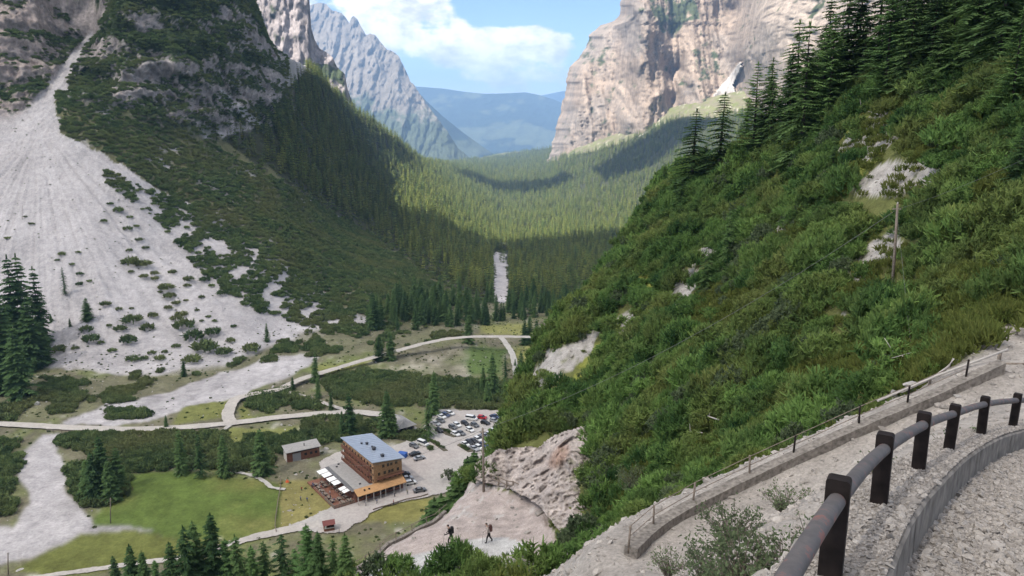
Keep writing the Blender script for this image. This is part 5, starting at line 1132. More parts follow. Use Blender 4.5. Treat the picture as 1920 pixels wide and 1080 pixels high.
ct = empty('container', (*onz(755, 859)[:2], G0), R(-20)); tag(ct, 'small bright blue container standing behind the hotel', 'container'); part('body', M['blue_tarp'], ct, (-1.5, 1.5, -1.1, 1.1, 0, 1.5)); MB().hexa([(-1.6, -1.2, 1.5), (1.6, -1.2, 1.5), (1.6, 1.2, 1.5), (-1.6, 1.2, 1.5)], [(-1.5, -.9, 1.75), (1.5, -.9, 1.75), (1.5, .9, 1.75), (-1.5, .9, 1.75)]).build('lid', M['blue_tarp'], ct)
ks = empty('kiosk', (*onz(617, 995)[:2], G0), R(20)); tag(ks, 'small wooden kiosk with dark red gabled roof by the path', 'kiosk')
part('wall', M['wood_red'], ks, (-1.5, 1.5, 1.1, 1.2, 0, 2.1), (-1.5, -1.4, -1.2, 1.1, 0, 2.1), (1.4, 1.5, -1.2, 1.1, 0, 2.1), (-1.4, 1.4, -1.2, -1.1, 0, .9)); part('counter', M['deadwood'], ks, (-1.45, 1.45, -1.4, -1.0, .92, 1.0)); part('notice', M['white_cloth'], ks, (-1.3, -.8, -1.26, -1.2, 1.1, 1.9))
MB().add([(-1.8, -1.6, 2.05), (1.8, -1.6, 2.05), (1.8, 1.5, 2.05), (-1.8, 1.5, 2.05), (-1.8, .0, 3.0), (1.8, .0, 3.0)], [(0, 1, 5, 4), (2, 3, 4, 5), (3, 0, 4), (1, 2, 5), (3, 2, 1, 0)]).build('roof', M['red_roof'], ks)

# ------------------------------------------------------------------ cars
def car_shape(kind):
    """body, glass, wheel meshes; x = length"""
    if kind == 'sedan': prof = [(-2.15, .35), (-2.2, .75), (-2.05, .92), (-1.35, .98), (1.0, .95), (1.95, .82), (2.18, .62), (2.15, .32)]; cab = [(-1.55, .97), (-.85, 1.43), (.35, 1.45), (1.15, .95)]; W_ = .88
    elif kind == 'hatch': prof = [(-1.95, .35), (-2.0, .8), (-1.9, 1.0), (-1.2, 1.03), (.95, 1.0), (1.75, .85), (1.98, .62), (1.95, .32)]; cab = [(-1.88, 1.0), (-1.55, 1.50), (.25, 1.53), (1.1, 1.0)]; W_ = .87
    else: prof = [(-2.4, .38), (-2.45, 1.1), (-2.4, 1.2), (-1.2, 1.22), (1.5, 1.15), (2.25, .98), (2.42, .7), (2.4, .35)]; cab = [(-2.38, 1.2), (-2.25, 1.98), (.9, 2.0), (1.75, 1.14)]; W_ = .95
    g = MB(); n = len(prof)
    ins_ = lambda z: W_ - .05 * max(0, z - .8) - (.05 if z < .45 else 0)
    g.add([(x, -ins_(z), z) for x, z in prof] + [(x, ins_(z), z) for x, z in prof], [tuple(range(n)), tuple(range(2 * n - 1, n - 1, -1))] + [(i, n + i, n + (i + 1) % n, (i + 1) % n) for i in range(n)])
    tw = W_ - .20; b4 = [(cab[0][0], -W_ + .06), (cab[3][0], -W_ + .06), (cab[3][0], W_ - .06), (cab[0][0], W_ - .06)]; rz_ = cab[1][1]
    g.hexa([(cab[1][0], -tw - .02, rz_ - .05), (cab[2][0], -tw - .02, rz_ - .05), (cab[2][0], tw + .02, rz_ - .05), (cab[1][0], tw + .02, rz_ - .05)], [(cab[1][0] + .06, -tw + .06, rz_ + .02), (cab[2][0] - .06, -tw + .06, rz_ + .02), (cab[2][0] - .06, tw - .06, rz_ + .02), (cab[1][0] + .06, tw - .06, rz_ + .02)])
    gl = MB().hexa([(cab[0][0] + .02, -W_ + .07, cab[0][1] - .04), (cab[3][0] - .02, -W_ + .07, cab[3][1] - .04), (cab[3][0] - .02, W_ - .07, cab[3][1] - .04), (cab[0][0] + .02, W_ - .07, cab[0][1] - .04)], [(cab[1][0], -tw, rz_ - .04), (cab[2][0], -tw, rz_ - .04), (cab[2][0], tw, rz_ - .04), (cab[1][0], tw, rz_ - .04)])
    wh = MB().tube([(0, -.1, 0), (0, .1, 0)], .32, 12)
    return g.mesh('car_body', M['car_white']), gl.mesh('car_glass', M['glass_dark']), wh.mesh('wheel', M['tyre']), prof[-1][0]
M['tyre'] = plain('tyre', (0.02, 0.02, 0.02), 0.9)
M['lamp'] = plain('lamp', (0.6, 0.6, 0.6), 0.2, spec=.6); M['tail'] = plain('tail', (0.3, 0.01, 0.01), 0.3)
for cn, cv in (('white', (.72, .72, .71)), ('silver', (.36, .37, .39)), ('grey', (.13, .135, .14)), ('black', (.018, .018, .02)), ('blue', (.03, .05, .12)), ('red', (.42, .015, .02))): M['car_' + cn] = plain('car_' + cn, cv, 0.3, .15, .02, 2, spec=.6)
CARS = {k_: car_shape(k_) for k_ in ('sedan', 'hatch', 'van')}
lampm = MB().box(-.03, .03, -.16, .16, -.08, .08).mesh('headlight', M['lamp']); tailm = MB().box(-.03, .03, -.12, .12, -.1, .1).mesh('tail_light', M['tail'])
placed = []
def car(px, py, col, kind='hatch', head=-58, label=None, row=''):
    p = onz(px, py + 1.5, G0 + .6); h = R(head + rng.normal(0, 3))
    for q, hh in placed:                 # keep cars apart: check in the other car's own axes
        d = p[:2] - q; c_, s_ = math.cos(hh), math.sin(hh); l, w_ = abs(d[0] * c_ + d[1] * s_), abs(-d[0] * s_ + d[1] * c_)
        if l < 4.4 and w_ < 1.88: return
    placed.append((p[:2], h)); bd, gl, wh, hl = CARS[kind]; o = empty('parked_car', (p[0], p[1], G0), h)
    tag(o, label or '%s car parked %s' % (col if col != 'silver' else 'silver grey', row), 'van' if kind == 'van' else 'car', 'cars parked ' + row)
    b_ = link(bpy.data.objects.new('body', bd), o); b_.material_slots[0].link = 'OBJECT'; b_.material_slots[0].material = M['car_' + col]
    link(bpy.data.objects.new('windows', gl), o)
    L = hl; 
    for sx in (-.62, .62):
        for sy in (-1, 1): w_o = link(bpy.data.objects.new('wheel', wh), o); w_o.location = (sx * L, sy * .78, .32)
    for sy in (-1, 1):
        f_ = link(bpy.data.objects.new('headlight', lampm), o); f_.location = (L * 1.0, sy * .6, .68); t_o = link(bpy.data.objects.new('tail_light', tailm), o); t_o.location = (-L * 1.015, sy * .66, .78)
R1, R2, R3, R4, R5 = 'in the far left corner of the car park', 'along the far edge of the car park', 'in the middle rows of the car park', 'in the near rows below the hillside', 'beside the barn'
for a in [(844, 773, 'white', 'hatch', R1), (836, 776, 'blue', 'hatch', R1), (828, 779, 'white', 'sedan', R1), (826, 787, 'grey', 'hatch', R1), (817, 792, 'silver', 'sedan', R1)]: car(a[0], a[1], a[2], a[3], -40, row=a[4])
car(904, 781, 'red', 'hatch', -15, 'bright red car at the far edge of the car park', R2); car(884, 783, 'white', 'van', -20, 'white van next to the red car at the far edge', R2)
for a in [(928, 779, 'blue', 'sedan'), (937, 782, 'black', 'hatch'), (910, 791, 'black', 'hatch'), (918, 789, 'black', 'sedan'), (927, 787, 'silver', 'hatch'), (945, 778, 'blue', 'hatch'), (950, 786, 'white', 'hatch')]: car(*a, -35, row=R2)
for a in [(872, 792, 'black', 'hatch'), (881, 795, 'silver', 'sedan'), (890, 795, 'grey', 'hatch'), (901, 796, 'white', 'hatch'), (857, 795, 'white', 'hatch'), (849, 799, 'grey', 'hatch'), (863, 799, 'white', 'sedan'), (881, 804, 'white', 'hatch'), (889, 803, 'white', 'sedan'), (873, 805, 'black', 'hatch'), (864, 810, 'grey', 'sedan'), (854, 812, 'white', 'hatch'), (823, 805, 'black', 'hatch'), (830, 803, 'grey', 'hatch')]: car(*a, -50, row=R3)
for a in [(931, 803, 'black', 'hatch'), (925, 807, 'white', 'hatch'), (918, 812, 'white', 'sedan'), (910, 815, 'silver', 'hatch'), (903, 819, 'grey', 'hatch'), (896, 822, 'white', 'hatch'), (888, 825, 'black', 'sedan'), (880, 828, 'black', 'hatch'), (872, 831, 'white', 'sedan'), (938, 812, 'white', 'hatch'), (931, 818, 'silver', 'hatch'), (923, 823, 'black', 'hatch'), (915, 828, 'white', 'sedan'), (907, 833, 'blue', 'hatch'), (898, 837, 'white', 'hatch'), (889, 839, 'silver', 'sedan'), (937, 826, 'white', 'hatch'), (928, 832, 'white', 'hatch'), (919, 838, 'grey', 'hatch')]: car(*a, -50, row=R4)
for a in [(776, 834, 'grey', 'hatch', 'dark grey car nearest the hotel beside the barn'), (793, 830, 'white', 'van', 'white van parked beside the barn and lone tree'), (805, 829, 'black', 'hatch', 'black car under the lone tree beside the barn')]: car(a[0], a[1], a[2], a[3], -40, a[4], R5)
car(778, 849, 'black', 'sedan', 30, 'dark car behind its silver neighbour in the open yard', 'in the open yard'); car(786, 857, 'silver', 'sedan', 30, 'silver car alone with a dark one in the open yard', 'in the open yard')
car(758, 887, 'black', 'hatch', 25, 'dark car tucked closest to the hotel front corner', 'by the hotel'); car(763, 895, 'silver', 'sedan', 25, 'silver car second from the hotel corner', 'by the hotel'); car(770, 903, 'white', 'hatch', 25, 'white car third from the hotel corner', 'by the hotel'); car(787, 917, 'grey', 'sedan', 22, 'dark grey car parked apart in front of the hotel', 'by the hotel')

# planted beds between the cars
M['soil'] = plain('soil', (.10, .09, .06), .95)
for i, (poly, lb) in enumerate([([(822, 806), (835, 815), (850, 820), (862, 818), (840, 806), (828, 802)], 'planted island with a small conifer among the middle rows'), ([(857, 835), (862, 832), (892, 846), (878, 848)], 'triangular planted bed at the near end of the car rows'), ([(803, 826), (808, 824), (840, 845), (832, 846)], 'long narrow planted strip pointing from the lone tree')]):
    q = np.array([onz(a, b, G0) for a, b in poly]); c0 = q.mean(0); o = empty('planting_bed', tuple(c0)); tag(o, lb, 'planting bed'); n = len(q); l_ = [tuple(v - c0) for v in q]
    MB().add([(x, y, 0) for x, y, z in l_] + [(x, y, .22) for x, y, z in l_], [tuple(range(n, 2 * n))] + [(k_, (k_ + 1) % n, n + (k_ + 1) % n, n + k_) for k_ in range(n)]).build('kerb', M['soil'], o)
    for k_ in range(9):
        w_ = rng.dirichlet(np.ones(n)) @ q; b_ = link(bpy.data.objects.new('shrub', MUGO_FAR[k_ % 2]), o); b_.location = w_ - c0 + (0, 0, .1); b_.scale = (.45, .45, .5 if k_ else 1.1)

# ------------------------------------------------------------------ people
def figure(name, joints, edges, rad, mats, root=0):
    me_ = bpy.data.meshes.new(name); me_.from_pydata(joints, edges, []); me_.update(); o = bpy.data.objects.new(name, me_)
    for m_ in mats: me_.materials.append(m_)
    sk = o.modifiers.new('skin', 'SKIN'); sk.use_smooth_shade = True
    for i, r_ in enumerate(rad): me_.skin_vertices[0].data[i].radius = (r_, r_); me_.skin_vertices[0].data[i].use_root = (i == root)
    sb_ = o.modifiers.new('sub', 'SUBSURF'); sb_.levels = 1; sb_.render_levels = 2
    return o
EDG = [(0, 1), (1, 2), (2, 3), (3, 4), (2, 5), (5, 6), (6, 7), (7, 8), (2, 9), (9, 10), (10, 11), (11, 12), (0, 13), (13, 14), (14, 15), (15, 16), (0, 17), (17, 18), (18, 19), (19, 20)]
RAD = [.145, .15, .14, .06, .055, .075, .052, .04, .03, .075, .052, .04, .03, .10, .07, .05, .045, .10, .07, .05, .045]
def person(loc, rz, label, shirt, trousers, hair, stride=.28, lean=.12, arm=.25, group=None, skin=(.50, .33, .25), scale=1.0):
    """walks towards local -x; body one mesh, colours by height of the garment"""
    J = [(0, 0, .93), (-lean * .4, 0, 1.15), (-lean, 0, 1.38), (-lean * 1.2, 0, 1.50), (-lean * 1.35, 0, 1.56), (-lean, -.19, 1.38), (-lean - .02, -.24, 1.12), (-lean - arm, -.22, 1.0), (-lean - arm - .09, -.21, .98), (-lean, .19, 1.38), (-lean + .06, .25, 1.12), (-lean - arm * .5, .24, .95), (-lean - arm * .5 - .08, .23, .92),
         (-.02, -.10, .84), (-stride * .6, -.11, .48), (-stride * .75, -.11, .07), (-stride * .75 - .17, -.11, .045), (.02, .10, .84), (stride * .25, .11, .48), (stride, .11, .10), (stride - .15, .11, .05)]
    key = 'person_%s_%s' % (shirt, trousers)
    if key not in M:
        m_, nt_, b_ = newmat(key); b_.inputs['Roughness'].default_value = .9; tcn_ = nt_.nodes.new('ShaderNodeTexCoord'); sp_ = nt_.nodes.new('ShaderNodeSeparateXYZ'); nt_.links.new(tcn_.outputs['Object'], sp_.inputs[0]); cr_ = nt_.nodes.new('ShaderNodeValToRGB'); cr_.color_ramp.interpolation = 'CONSTANT'
        mr_ = nt_.nodes.new('ShaderNodeMapRange'); mr_.inputs['From Max'].default_value = 2; nt_.links.new(sp_.outputs[2], mr_.inputs['Value']); nt_.links.new(mr_.outputs[0], cr_.inputs[0]); E_ = cr_.color_ramp.elements
        E_[0].position = 0; E_[0].color = (.03, .025, .022, 1); E_[1].position = .055; E_[1].color = (*trousers, 1)
        for p_, c_ in ((.475, shirt), (.735, skin)): e2 = E_.new(p_); e2.color = (*c_, 1)
        nt_.links.new(cr_.outputs[0], b_.inputs['Base Color']); M[key] = m_
    root = empty('person', loc, rz); root.scale = (scale,) * 3; tag(root, label, 'person', group)
    link(figure('body', J, EDG, RAD, [M[key]]), root)
    import bmesh
    hc = np.array([-lean * 1.45 - .02, 0, 1.665])
    bm = bmesh.new(); bmesh.ops.create_icosphere(bm, subdivisions=3, radius=1)
    for v in bm.verts:
        x, y, z = v.co; nose = .022 * math.exp(-((y / .14)**2 + ((z + .08) / .2)**2)) * (x < -.5); jaw = 1 - .25 * max(0, -z) ; v.co = (hc[0] + x * .098 * jaw - nose, hc[1] + y * .078 * jaw, hc[2] + z * .12)
    hd = bpy.data.meshes.new('head'); bm.to_mesh(hd); bm.free(); hd.materials.append(M.setdefault('skin', plain('skin', skin, .6))); link(bpy.data.objects.new('head', hd), root)
    bm = bmesh.new(); bmesh.ops.create_icosphere(bm, subdivisions=2, radius=1)
    for v in bm.verts: x, y, z = v.co; v.co = (hc[0] + .015 + x * .104, hc[1] + y * .086, hc[2] + .035 + max(z, -.55 if x > .1 else .1) * .105)
    hr = bpy.data.meshes.new('hair'); bm.to_mesh(hr); bm.free(); hr.materials.append(M.setdefault('hair%s' % (hair,), plain('hair', hair, .8))); link(bpy.data.objects.new('hair', hr), root)
    return root
def backpack(loc, rz, col, label, lean=.12):
    o = empty('backpack', loc, rz); tag(o, label, 'backpack'); m_ = plain('pack', col, .8, var=.2)
    g = MB().hexa([(.10 - lean * .5, -.15, 1.0), (.34 - lean * .5, -.14, 1.02), (.34 - lean * .5, .14, 1.02), (.10 - lean * .5, .15, 1.0)], [(.12 - lean, -.17, 1.5), (.40 - lean, -.15, 1.48), (.40 - lean, .15, 1.48), (.12 - lean, .17, 1.5)]); b_ = g.build('bag', m_, o); mo = b_.modifiers.new('bevel', 'BEVEL'); mo.width = .06; mo.segments = 3
    g = MB().hexa([(.11 - lean, -.16, 1.5), (.39 - lean, -.15, 1.49), (.39 - lean, .15, 1.49), (.11 - lean, .16, 1.5)], [(.16 - lean, -.12, 1.6), (.34 - lean, -.11, 1.58), (.34 - lean, .11, 1.58), (.16 - lean, .12, 1.6)]); b_ = g.build('top_flap', m_, o); mo = b_.modifiers.new('bevel', 'BEVEL'); mo.width = .03; mo.segments = 2
    for s in (-1, 1): MB().tube([(.14 - lean, s * .12, 1.46), (-.02 - lean, s * .13, 1.50), (-.13 - lean, s * .12, 1.36), (.06 - lean * .5, s * .14, 1.08)], .018, 6).build('strap', m_, o)
def trek_pole(loc, rz, x_, y_, label):
    o = empty('trekking_pole', loc, rz); tag(o, label, 'pole'); MB().tube([(x_ - .10, y_, 0.0), (x_, y_, 1.12)], .012, 6).build('shaft', M['dark_metal'], o); MB().tube([(x_ - .01, y_, 1.0), (x_ + .004, y_, 1.14)], .02, 6).build('grip', M['steel_black'], o)
p = on_hill(917, 1018); person(tuple(p), R(8), 'hiker in light shirt and dark trousers walking left on the hairpin bend', (.42, .36, .33), (.025, .022, .022), (.06, .045, .035), .30, .14, .3)
backpack(tuple(p), R(8), (.085, .04, .035), 'bulging maroon backpack on the light shirted hiker'); trek_pole(tuple(p), R(8), -.50, -.21, 'thin trekking pole held by the light shirted hiker')
p = on_hill(846, 1020); person(tuple(p), R(5), 'hiker dressed all in black walking left behind the roadside bush', (.012, .012, .013), (.010, .010, .011), (.01, .01, .01), .36, .16, .34)
backpack(tuple(p), R(5), (.012, .012, .013), 'black backpack on the hiker dressed in black', .16); trek_pole(tuple(p), R(5), -.56, -.21, 'thin trekking pole held by the hiker in black')
cols_p = [(.03, .03, .035), (.25, .05, .04), (.3, .3, .32), (.05, .08, .2), (.4, .38, .3)]
for i, (px, py, lb) in enumerate([(740, 928, 'person walking on the yard in front of the hotel porch'), (738, 942, 'person standing at the wall edge before the hotel'), (686, 944, 'person standing at the left end of the porch'), (707, 940, 'person in front of the middle of the porch'), (764, 923, 'person beside the parked dark grey car'), (585, 912, 'person on the grass beside the terrace, right of the other'), (566, 917, 'person on the grass left of the terrace'), (564, 935, 'person near the playground sand pit'), (576, 937, 'person right of the sand pit'), (636, 998, 'person walking past the kiosk')]):
    p = onz(px, py + 4, .1 if px < 600 else G0); person(tuple(p), rng.uniform(0, 6.28), lb, cols_p[i % 5], (.03, .035, .05), (.03, .02, .015), .15, .03, .1, 'people around the hotel')
for i in range(16):                      # guests sitting along the terrace tables
    p = hw(rng.choice([-13.0, -11.6, -10.7, -9.3, -8.5, -7.1]), 1.8 + 2.75 * rng.integers(0, 7) + rng.uniform(-.7, .7), -.18); person(p, ha + rng.choice([0, math.pi]), 'guest sitting at a table on the hotel terrace', cols_p[i % 5], (.03, .035, .05), (.04, .025, .015), .1, .05, .25, 'guests on the hotel terrace')

# ------------------------------------------------------------------ single trees
def surf(px, py):
    """nearest ground (hillside or valley) along a line of sight"""
    a = on_hill(px, py); b = on_valley(px, py)
    ok = abs(proj(*a)[1] - py) < 6 and a[2] > 2
    return a if ok and a[1] < b[1] else b
TP = {'spruce': SP_NEAR, 'mid': SP_MID, 'thin': THIN, 'larch': LARCH}
BASEH = {'spruce': 14, 'mid': 16, 'thin': 13, 'larch': 14}
def tree(px, pyb, pyt, kind, label, group=None, Y=None, wide=1.0, name=None, n=[0]):
    p = surf(px, pyb) if Y is None else np.array([*atY(px, pyb, Y)[:2], 0])
    if Y is not None: p[2] = hz_at(p[0], p[1])
    a, b, c = ray(px, pyt); h = CH + c / b * p[1] - p[2]; s = h / BASEH[kind]; n[0] += 1
    cr_, tk = TP[kind][n[0] % len(TP[kind])]
    return plant(name or ('larch_tree' if kind == 'larch' else 'spruce_tree'), [('crown', cr_), ('trunk', tk)], p - (0, 0, .1), s, rng.uniform(0, 6), label, 'tree', group, tilt=(rng.normal(0, .015), rng.normal(0, .015)), sxy=wide)
for a in [(340, 887, 806, 'mid', 'leftmost of three dark spruces at the upper edge of the meadow'), (377, 893, 814, 'thin', 'sparse middle spruce of the three at the meadow edge'), (418, 894, 814, 'mid', 'rightmost of three dark spruces at the meadow edge'), (490, 888, 803, 'mid', 'broad dark spruce left of the shed', 1.35), (200, 925, 815, 'mid', 'tallest dark spruce at the left corner of the meadow', 1.2), (180, 935, 848, 'mid', 'shorter dark spruce left of the tall one at the meadow corner', 1.25), (222, 918, 838, 'mid', 'spruce right of the tall one at the meadow corner', 1.2), (165, 930, 860, 'mid', 'low dense spruce at the far left of the corner group', 1.3), (210, 938, 862, 'mid', 'front spruce of the group at the meadow corner', 1.3),
          (657, 816, 736, 'mid', 'tall dark spruce behind the hotel roof, left one', 1.1), (640, 816, 770, 'mid', 'small spruce beside the left tall one behind the hotel'), (724, 818, 731, 'mid', 'tall dark spruce behind the hotel roof, right one', 1.15), (738, 818, 762, 'mid', 'spruce in front of the barn roof', 1.1), (803, 818, 750, 'thin', 'lone spruce with bare trunk at the car park entrance', 1.25), (815, 778, 694, 'mid', 'tall spruce behind the car park entrance'), (592, 714, 660, 'mid', 'dark spruce standing at the end of the dry riverbed'), (597, 745, 700, 'mid', 'small spruce below the riverbed spruce', .9), (549, 730, 706, 'mid', 'small spruce beside the road bend', 1.2), (313, 801, 778, 'mid', 'tiny spruce on the bank above the main road', 1.2), (622, 770, 735, 'mid', 'small spruce between the paths behind the hotel'),
          (712, 676, 628, 'mid', 'left of two bushy spruces on the upper road bend', 1.4), (733, 674, 622, 'mid', 'right of two bushy spruces on the upper road bend', 1.4), (879, 641, 588, 'mid', 'bushy spruce standing on the upper road', 1.3), (925, 738, 662, 'mid', 'tall spruce left of the hillside, main one of its cluster', 1.1), (908, 735, 685, 'mid', 'spruce left in the cluster above the car park'), (915, 755, 712, 'mid', 'low spruce under the cluster above the car park', 1.2), (950, 712, 665, 'thin', 'thin spruce right of the cluster above the car park'), (978, 706, 657, 'mid', 'spruce beside the white path by the hillside', 1.1), (984, 645, 597, 'mid', 'left spruce of the trio on the upper meadow', 1.2), (994, 643, 592, 'mid', 'middle spruce of the trio on the upper meadow', 1.2), (1005, 642, 598, 'mid', 'right spruce of the trio on the upper meadow', 1.2), (966, 700, 672, 'mid', 'small spruce close to the white path'), (945, 748, 705, 'thin', 'bare lower spruce above the car park by the hillside'),
          (8, 690, 505, 'mid', 'left edge group: dark spruce at the picture edge'), (35, 668, 478, 'mid', 'left edge group: twin top spruce on the left'), (52, 660, 476, 'mid', 'left edge group: tallest pointed spruce beside scree'), (76, 640, 500, 'mid', 'left edge group: rightmost spruce against the scree'), (62, 690, 560, 'mid', 'left edge group: lower spruce in front', 1.2), (20, 730, 560, 'mid', 'left edge group: bright lower spruce', 1.2), (-12, 735, 540, 'mid', 'left edge group: spruce cut by the picture edge', 1.2), (40, 745, 610, 'mid', 'left edge group: lowest spruce at the front', 1.3), (85, 680, 600, 'mid', 'left edge group: short spruce at the scree foot', 1.1),
          (124, 552, 500, 'thin', 'slender lone spruce on the scree fan', .8), (165, 600, 558, 'mid', 'bushy small pine low on the scree fan', 1.7), (93, 604, 588, 'mid', 'tiny conifer low on the scree left', 1.5), (130, 610, 596, 'mid', 'tiny conifer low on the scree right', 1.3), (502, 640, 605, 'mid', 'small spruce at the toe of the scree fan'), (345, 703, 675, 'mid', 'small spruce at the riverside scrub', 1.3)]:
    tree(*a[:5], wide=a[5] if len(a) > 5 else 1.0)
# trees at the bottom edge, growing on the slope under the camera
for a in [(222, 1112, 1042, 'mid', 'small spruce at bottom left beside the path'), (252, 1122, 1020, 'mid', 'spruce with twin top at bottom left'), (276, 1122, 1032, 'mid', 'spruce right of the twin topped one at bottom left'), (332, 1130, 1015, 'mid', 'low spruce left in the big bottom group'), (356, 1132, 985, 'spruce', 'pointed spruce left in the big bottom group'), (380, 1136, 978, 'spruce', 'middle pointed spruce of the big bottom group'), (405, 1138, 962, 'spruce', 'tallest spruce of the big bottom group'), (432, 1138, 1010, 'larch', 'light green larch right of the big bottom group'), (455, 1136, 1000, 'thin', 'greyish thin spruce at the bottom edge'), (478, 1138, 1022, 'larch', 'short larch at the bottom edge'), (503, 1140, 1012, 'thin', 'brownish thin spruce at the bottom edge'), (536, 1140, 1002, 'thin', 'open thin spruce below the kiosk, left'), (560, 1142, 1030, 'larch', 'low larch below the kiosk'), (586, 1142, 980, 'larch', 'bright green larch below the kiosk'), (602, 1136, 995, 'spruce', 'dark pointed spruce right of the bright larch'), (628, 1120, 1010, 'thin', 'small dark spruce next to the bright larch'), (648, 1110, 1000, 'mid', 'dark spruce by the path slope at the bottom'), (300, 1140, 1050, 'larch', 'low larch at the bottom left')]:
    tree(*a[:5], wide=1.15)
for i, (px, pb, pt) in enumerate([(668, 1050, 985), (690, 1040, 975), (700, 1030, 985), (715, 1025, 975), (730, 1015, 972), (748, 1005, 965), (762, 1000, 955), (775, 990, 950), (788, 985, 952), (800, 975, 940), (815, 965, 930), (828, 955, 925), (842, 935, 905), (855, 925, 890), (868, 905, 870), (878, 890, 855), (890, 872, 845), (655, 1062, 1000), (680, 1052, 1000), (722, 1030, 990)]):
    p = surf(px + 4, pb + 16); Y = max(75.0, min(p[1], 92)) + 9; x = (px - 960) / F * Y / .91; z = hz_at(x, Y); a, b, c = ray(px, pt); h = max(2.5, CH + c / b * Y - z); k_ = SP_MID[i % 3] if h > 3 else SP_MID[i % 3]
    plant('pine_sapling', [('crown', k_[0]), ('trunk', k_[1])], (x, Y, z - .1), min(h, 13) / 16, rng.uniform(0, 6), 'young conifer in the row along the outer edge of the hairpin slope', 'tree', 'young conifers below the hairpin', sxy=1.5)
plant('leafy_tree', [('crown', WILLOW[0]), ('trunk', SP_MID[0][1])], onz(841, 900, G0), 2.2, 0, 'round leafy tree alone on the gravel yard', 'tree')
for ch_ in [c for c in bpy.context.scene.objects if c.name.startswith('trunk') and c.parent and c.parent.name.startswith('leafy_tree')]: ch_.scale = (.5, .5, .05)
# right hillside trees
for a in [(1295, 362, 203, 'thin', 'leftmost dark spruce on the hillside skyline, in front of the cliff', None), (1277, 400, 330, 'thin', 'low ragged spruce left on the hillside skyline', None), (1346, 330, 172, 'thin', 'second spruce on the skyline with open crown', None), (1436, 275, 108, 'thin', 'third skyline spruce, thin and tall before the pale cliff', 138), (1425, 285, 190, 'thin', 'short spruce beside the third skyline spruce', 138), (1490, 238, 36, 'thin', 'tall slender spruce with drooping boughs before the pale cliff', 120), (1507, 240, 90, 'larch', 'soft green larch right of the slender spruce', 116), (1535, 232, 48, 'larch', 'taller green larch in the skyline group', 112), (1545, 225, -10, 'spruce', 'dark spruce rising over the larches', 115), (1562, 225, 20, 'thin', 'dark narrow spruce in the skyline group', 112), (1580, 210, -40, 'spruce', 'tall dark spruce left of the gap in the group', 108), (1602, 190, -60, 'spruce', 'tallest dark spruce beside the bright gap', 106), (1612, 195, 20, 'thin', 'thin spruce at the left side of the bright gap', 104), (1640, 160, -80, 'thin', 'bare trunked spruce standing in the bright gap', 104), (1672, 140, -110, 'spruce', 'dark spruce right of the bright gap', 100), (1700, 125, -130, 'spruce', 'broad dark spruce at the top of the slope', 98), (1655, 165, 10, 'thin', 'small spruce under the broad one at top', 100), (1735, 195, -40, 'spruce', 'yellowish green spruce with layered boughs', 84), (1750, 200, 40, 'spruce', 'smaller yellowish spruce beside the layered one', 80), (1770, 120, -120, 'spruce', 'dark spruce behind the yellowish ones', 92), (1825, 190, -70, 'larch', 'large bright larch at upper right', 76), (1800, 200, 20, 'larch', 'smaller bright larch at upper right', 78), (1865, 150, -130, 'spruce', 'dark tall spruce right of the bright larch', 80), (1890, 250, 10, 'larch', 'light green larch at the right picture edge', 62), (1925, 200, -60, 'spruce', 'dark spruce cut by the right picture edge', 68), (1845, 215, 70, 'spruce', 'short dark spruce below the bright larch', 72), (1902, 350, 225, 'spruce', 'young yellow green spruce at the right edge', 50), (1365, 500, 392, 'thin', 'pale young spruce in the middle of the thicket', None), (1325, 545, 470, 'thin', 'smaller pale spruce beside the white rock', None), (1560, 330, 255, 'thin', 'small spruce at the edge of the bare rock', None), (1465, 330, 250, 'thin', 'small dark spruce below the slender one', None), (1415, 290, 215, 'thin', 'short bushy spruce on the skyline', 140), (1320, 345, 270, 'thin', 'low spruce between the first two skyline trees', None), (1262, 425, 300, 'thin', 'ragged dark spruce below the leftmost skyline tree', 150), (1244, 402, 305, 'thin', 'outermost ragged spruce hanging over the valley', 162), (1312, 400, 290, 'thin', 'dark spruce on the slope right of the ragged pair', 140), (1272, 470, 385, 'thin', 'lowest ragged spruce on the left hillside edge', 138), (1385, 310, 228, 'thin', 'short spruce between second and third skyline trees', 140), (1455, 305, 175, 'spruce', 'dark spruce just right of the thin third skyline tree', 128)]:
    tree(*a[:5], Y=a[5], wide=1.75 if a[0] < 1350 else 1.3)
for i in range(36):
    px = rng.uniform(1520, 1960) if i < 26 else rng.uniform(1390, 1560); base = np.interp(px, [1390, 1500, 1600, 1700, 1800, 1900, 1960], [282, 232, 185, 120, 60, 0, -40]) + rng.uniform(5, 85 if i < 26 else 25); Y = np.interp(px, [1390, 1500, 1700, 1960], [142, 122, 102, 80]) - rng.uniform(0, 16)
    tree(px, base, base - rng.uniform(130, 230) * 100 / Y, ['spruce', 'spruce', 'thin', 'larch'][i % 4], 'conifer in the dense stand along the top of the right hillside', 'dense stand at the top of the right hillside', Y=Y, wide=1.25)
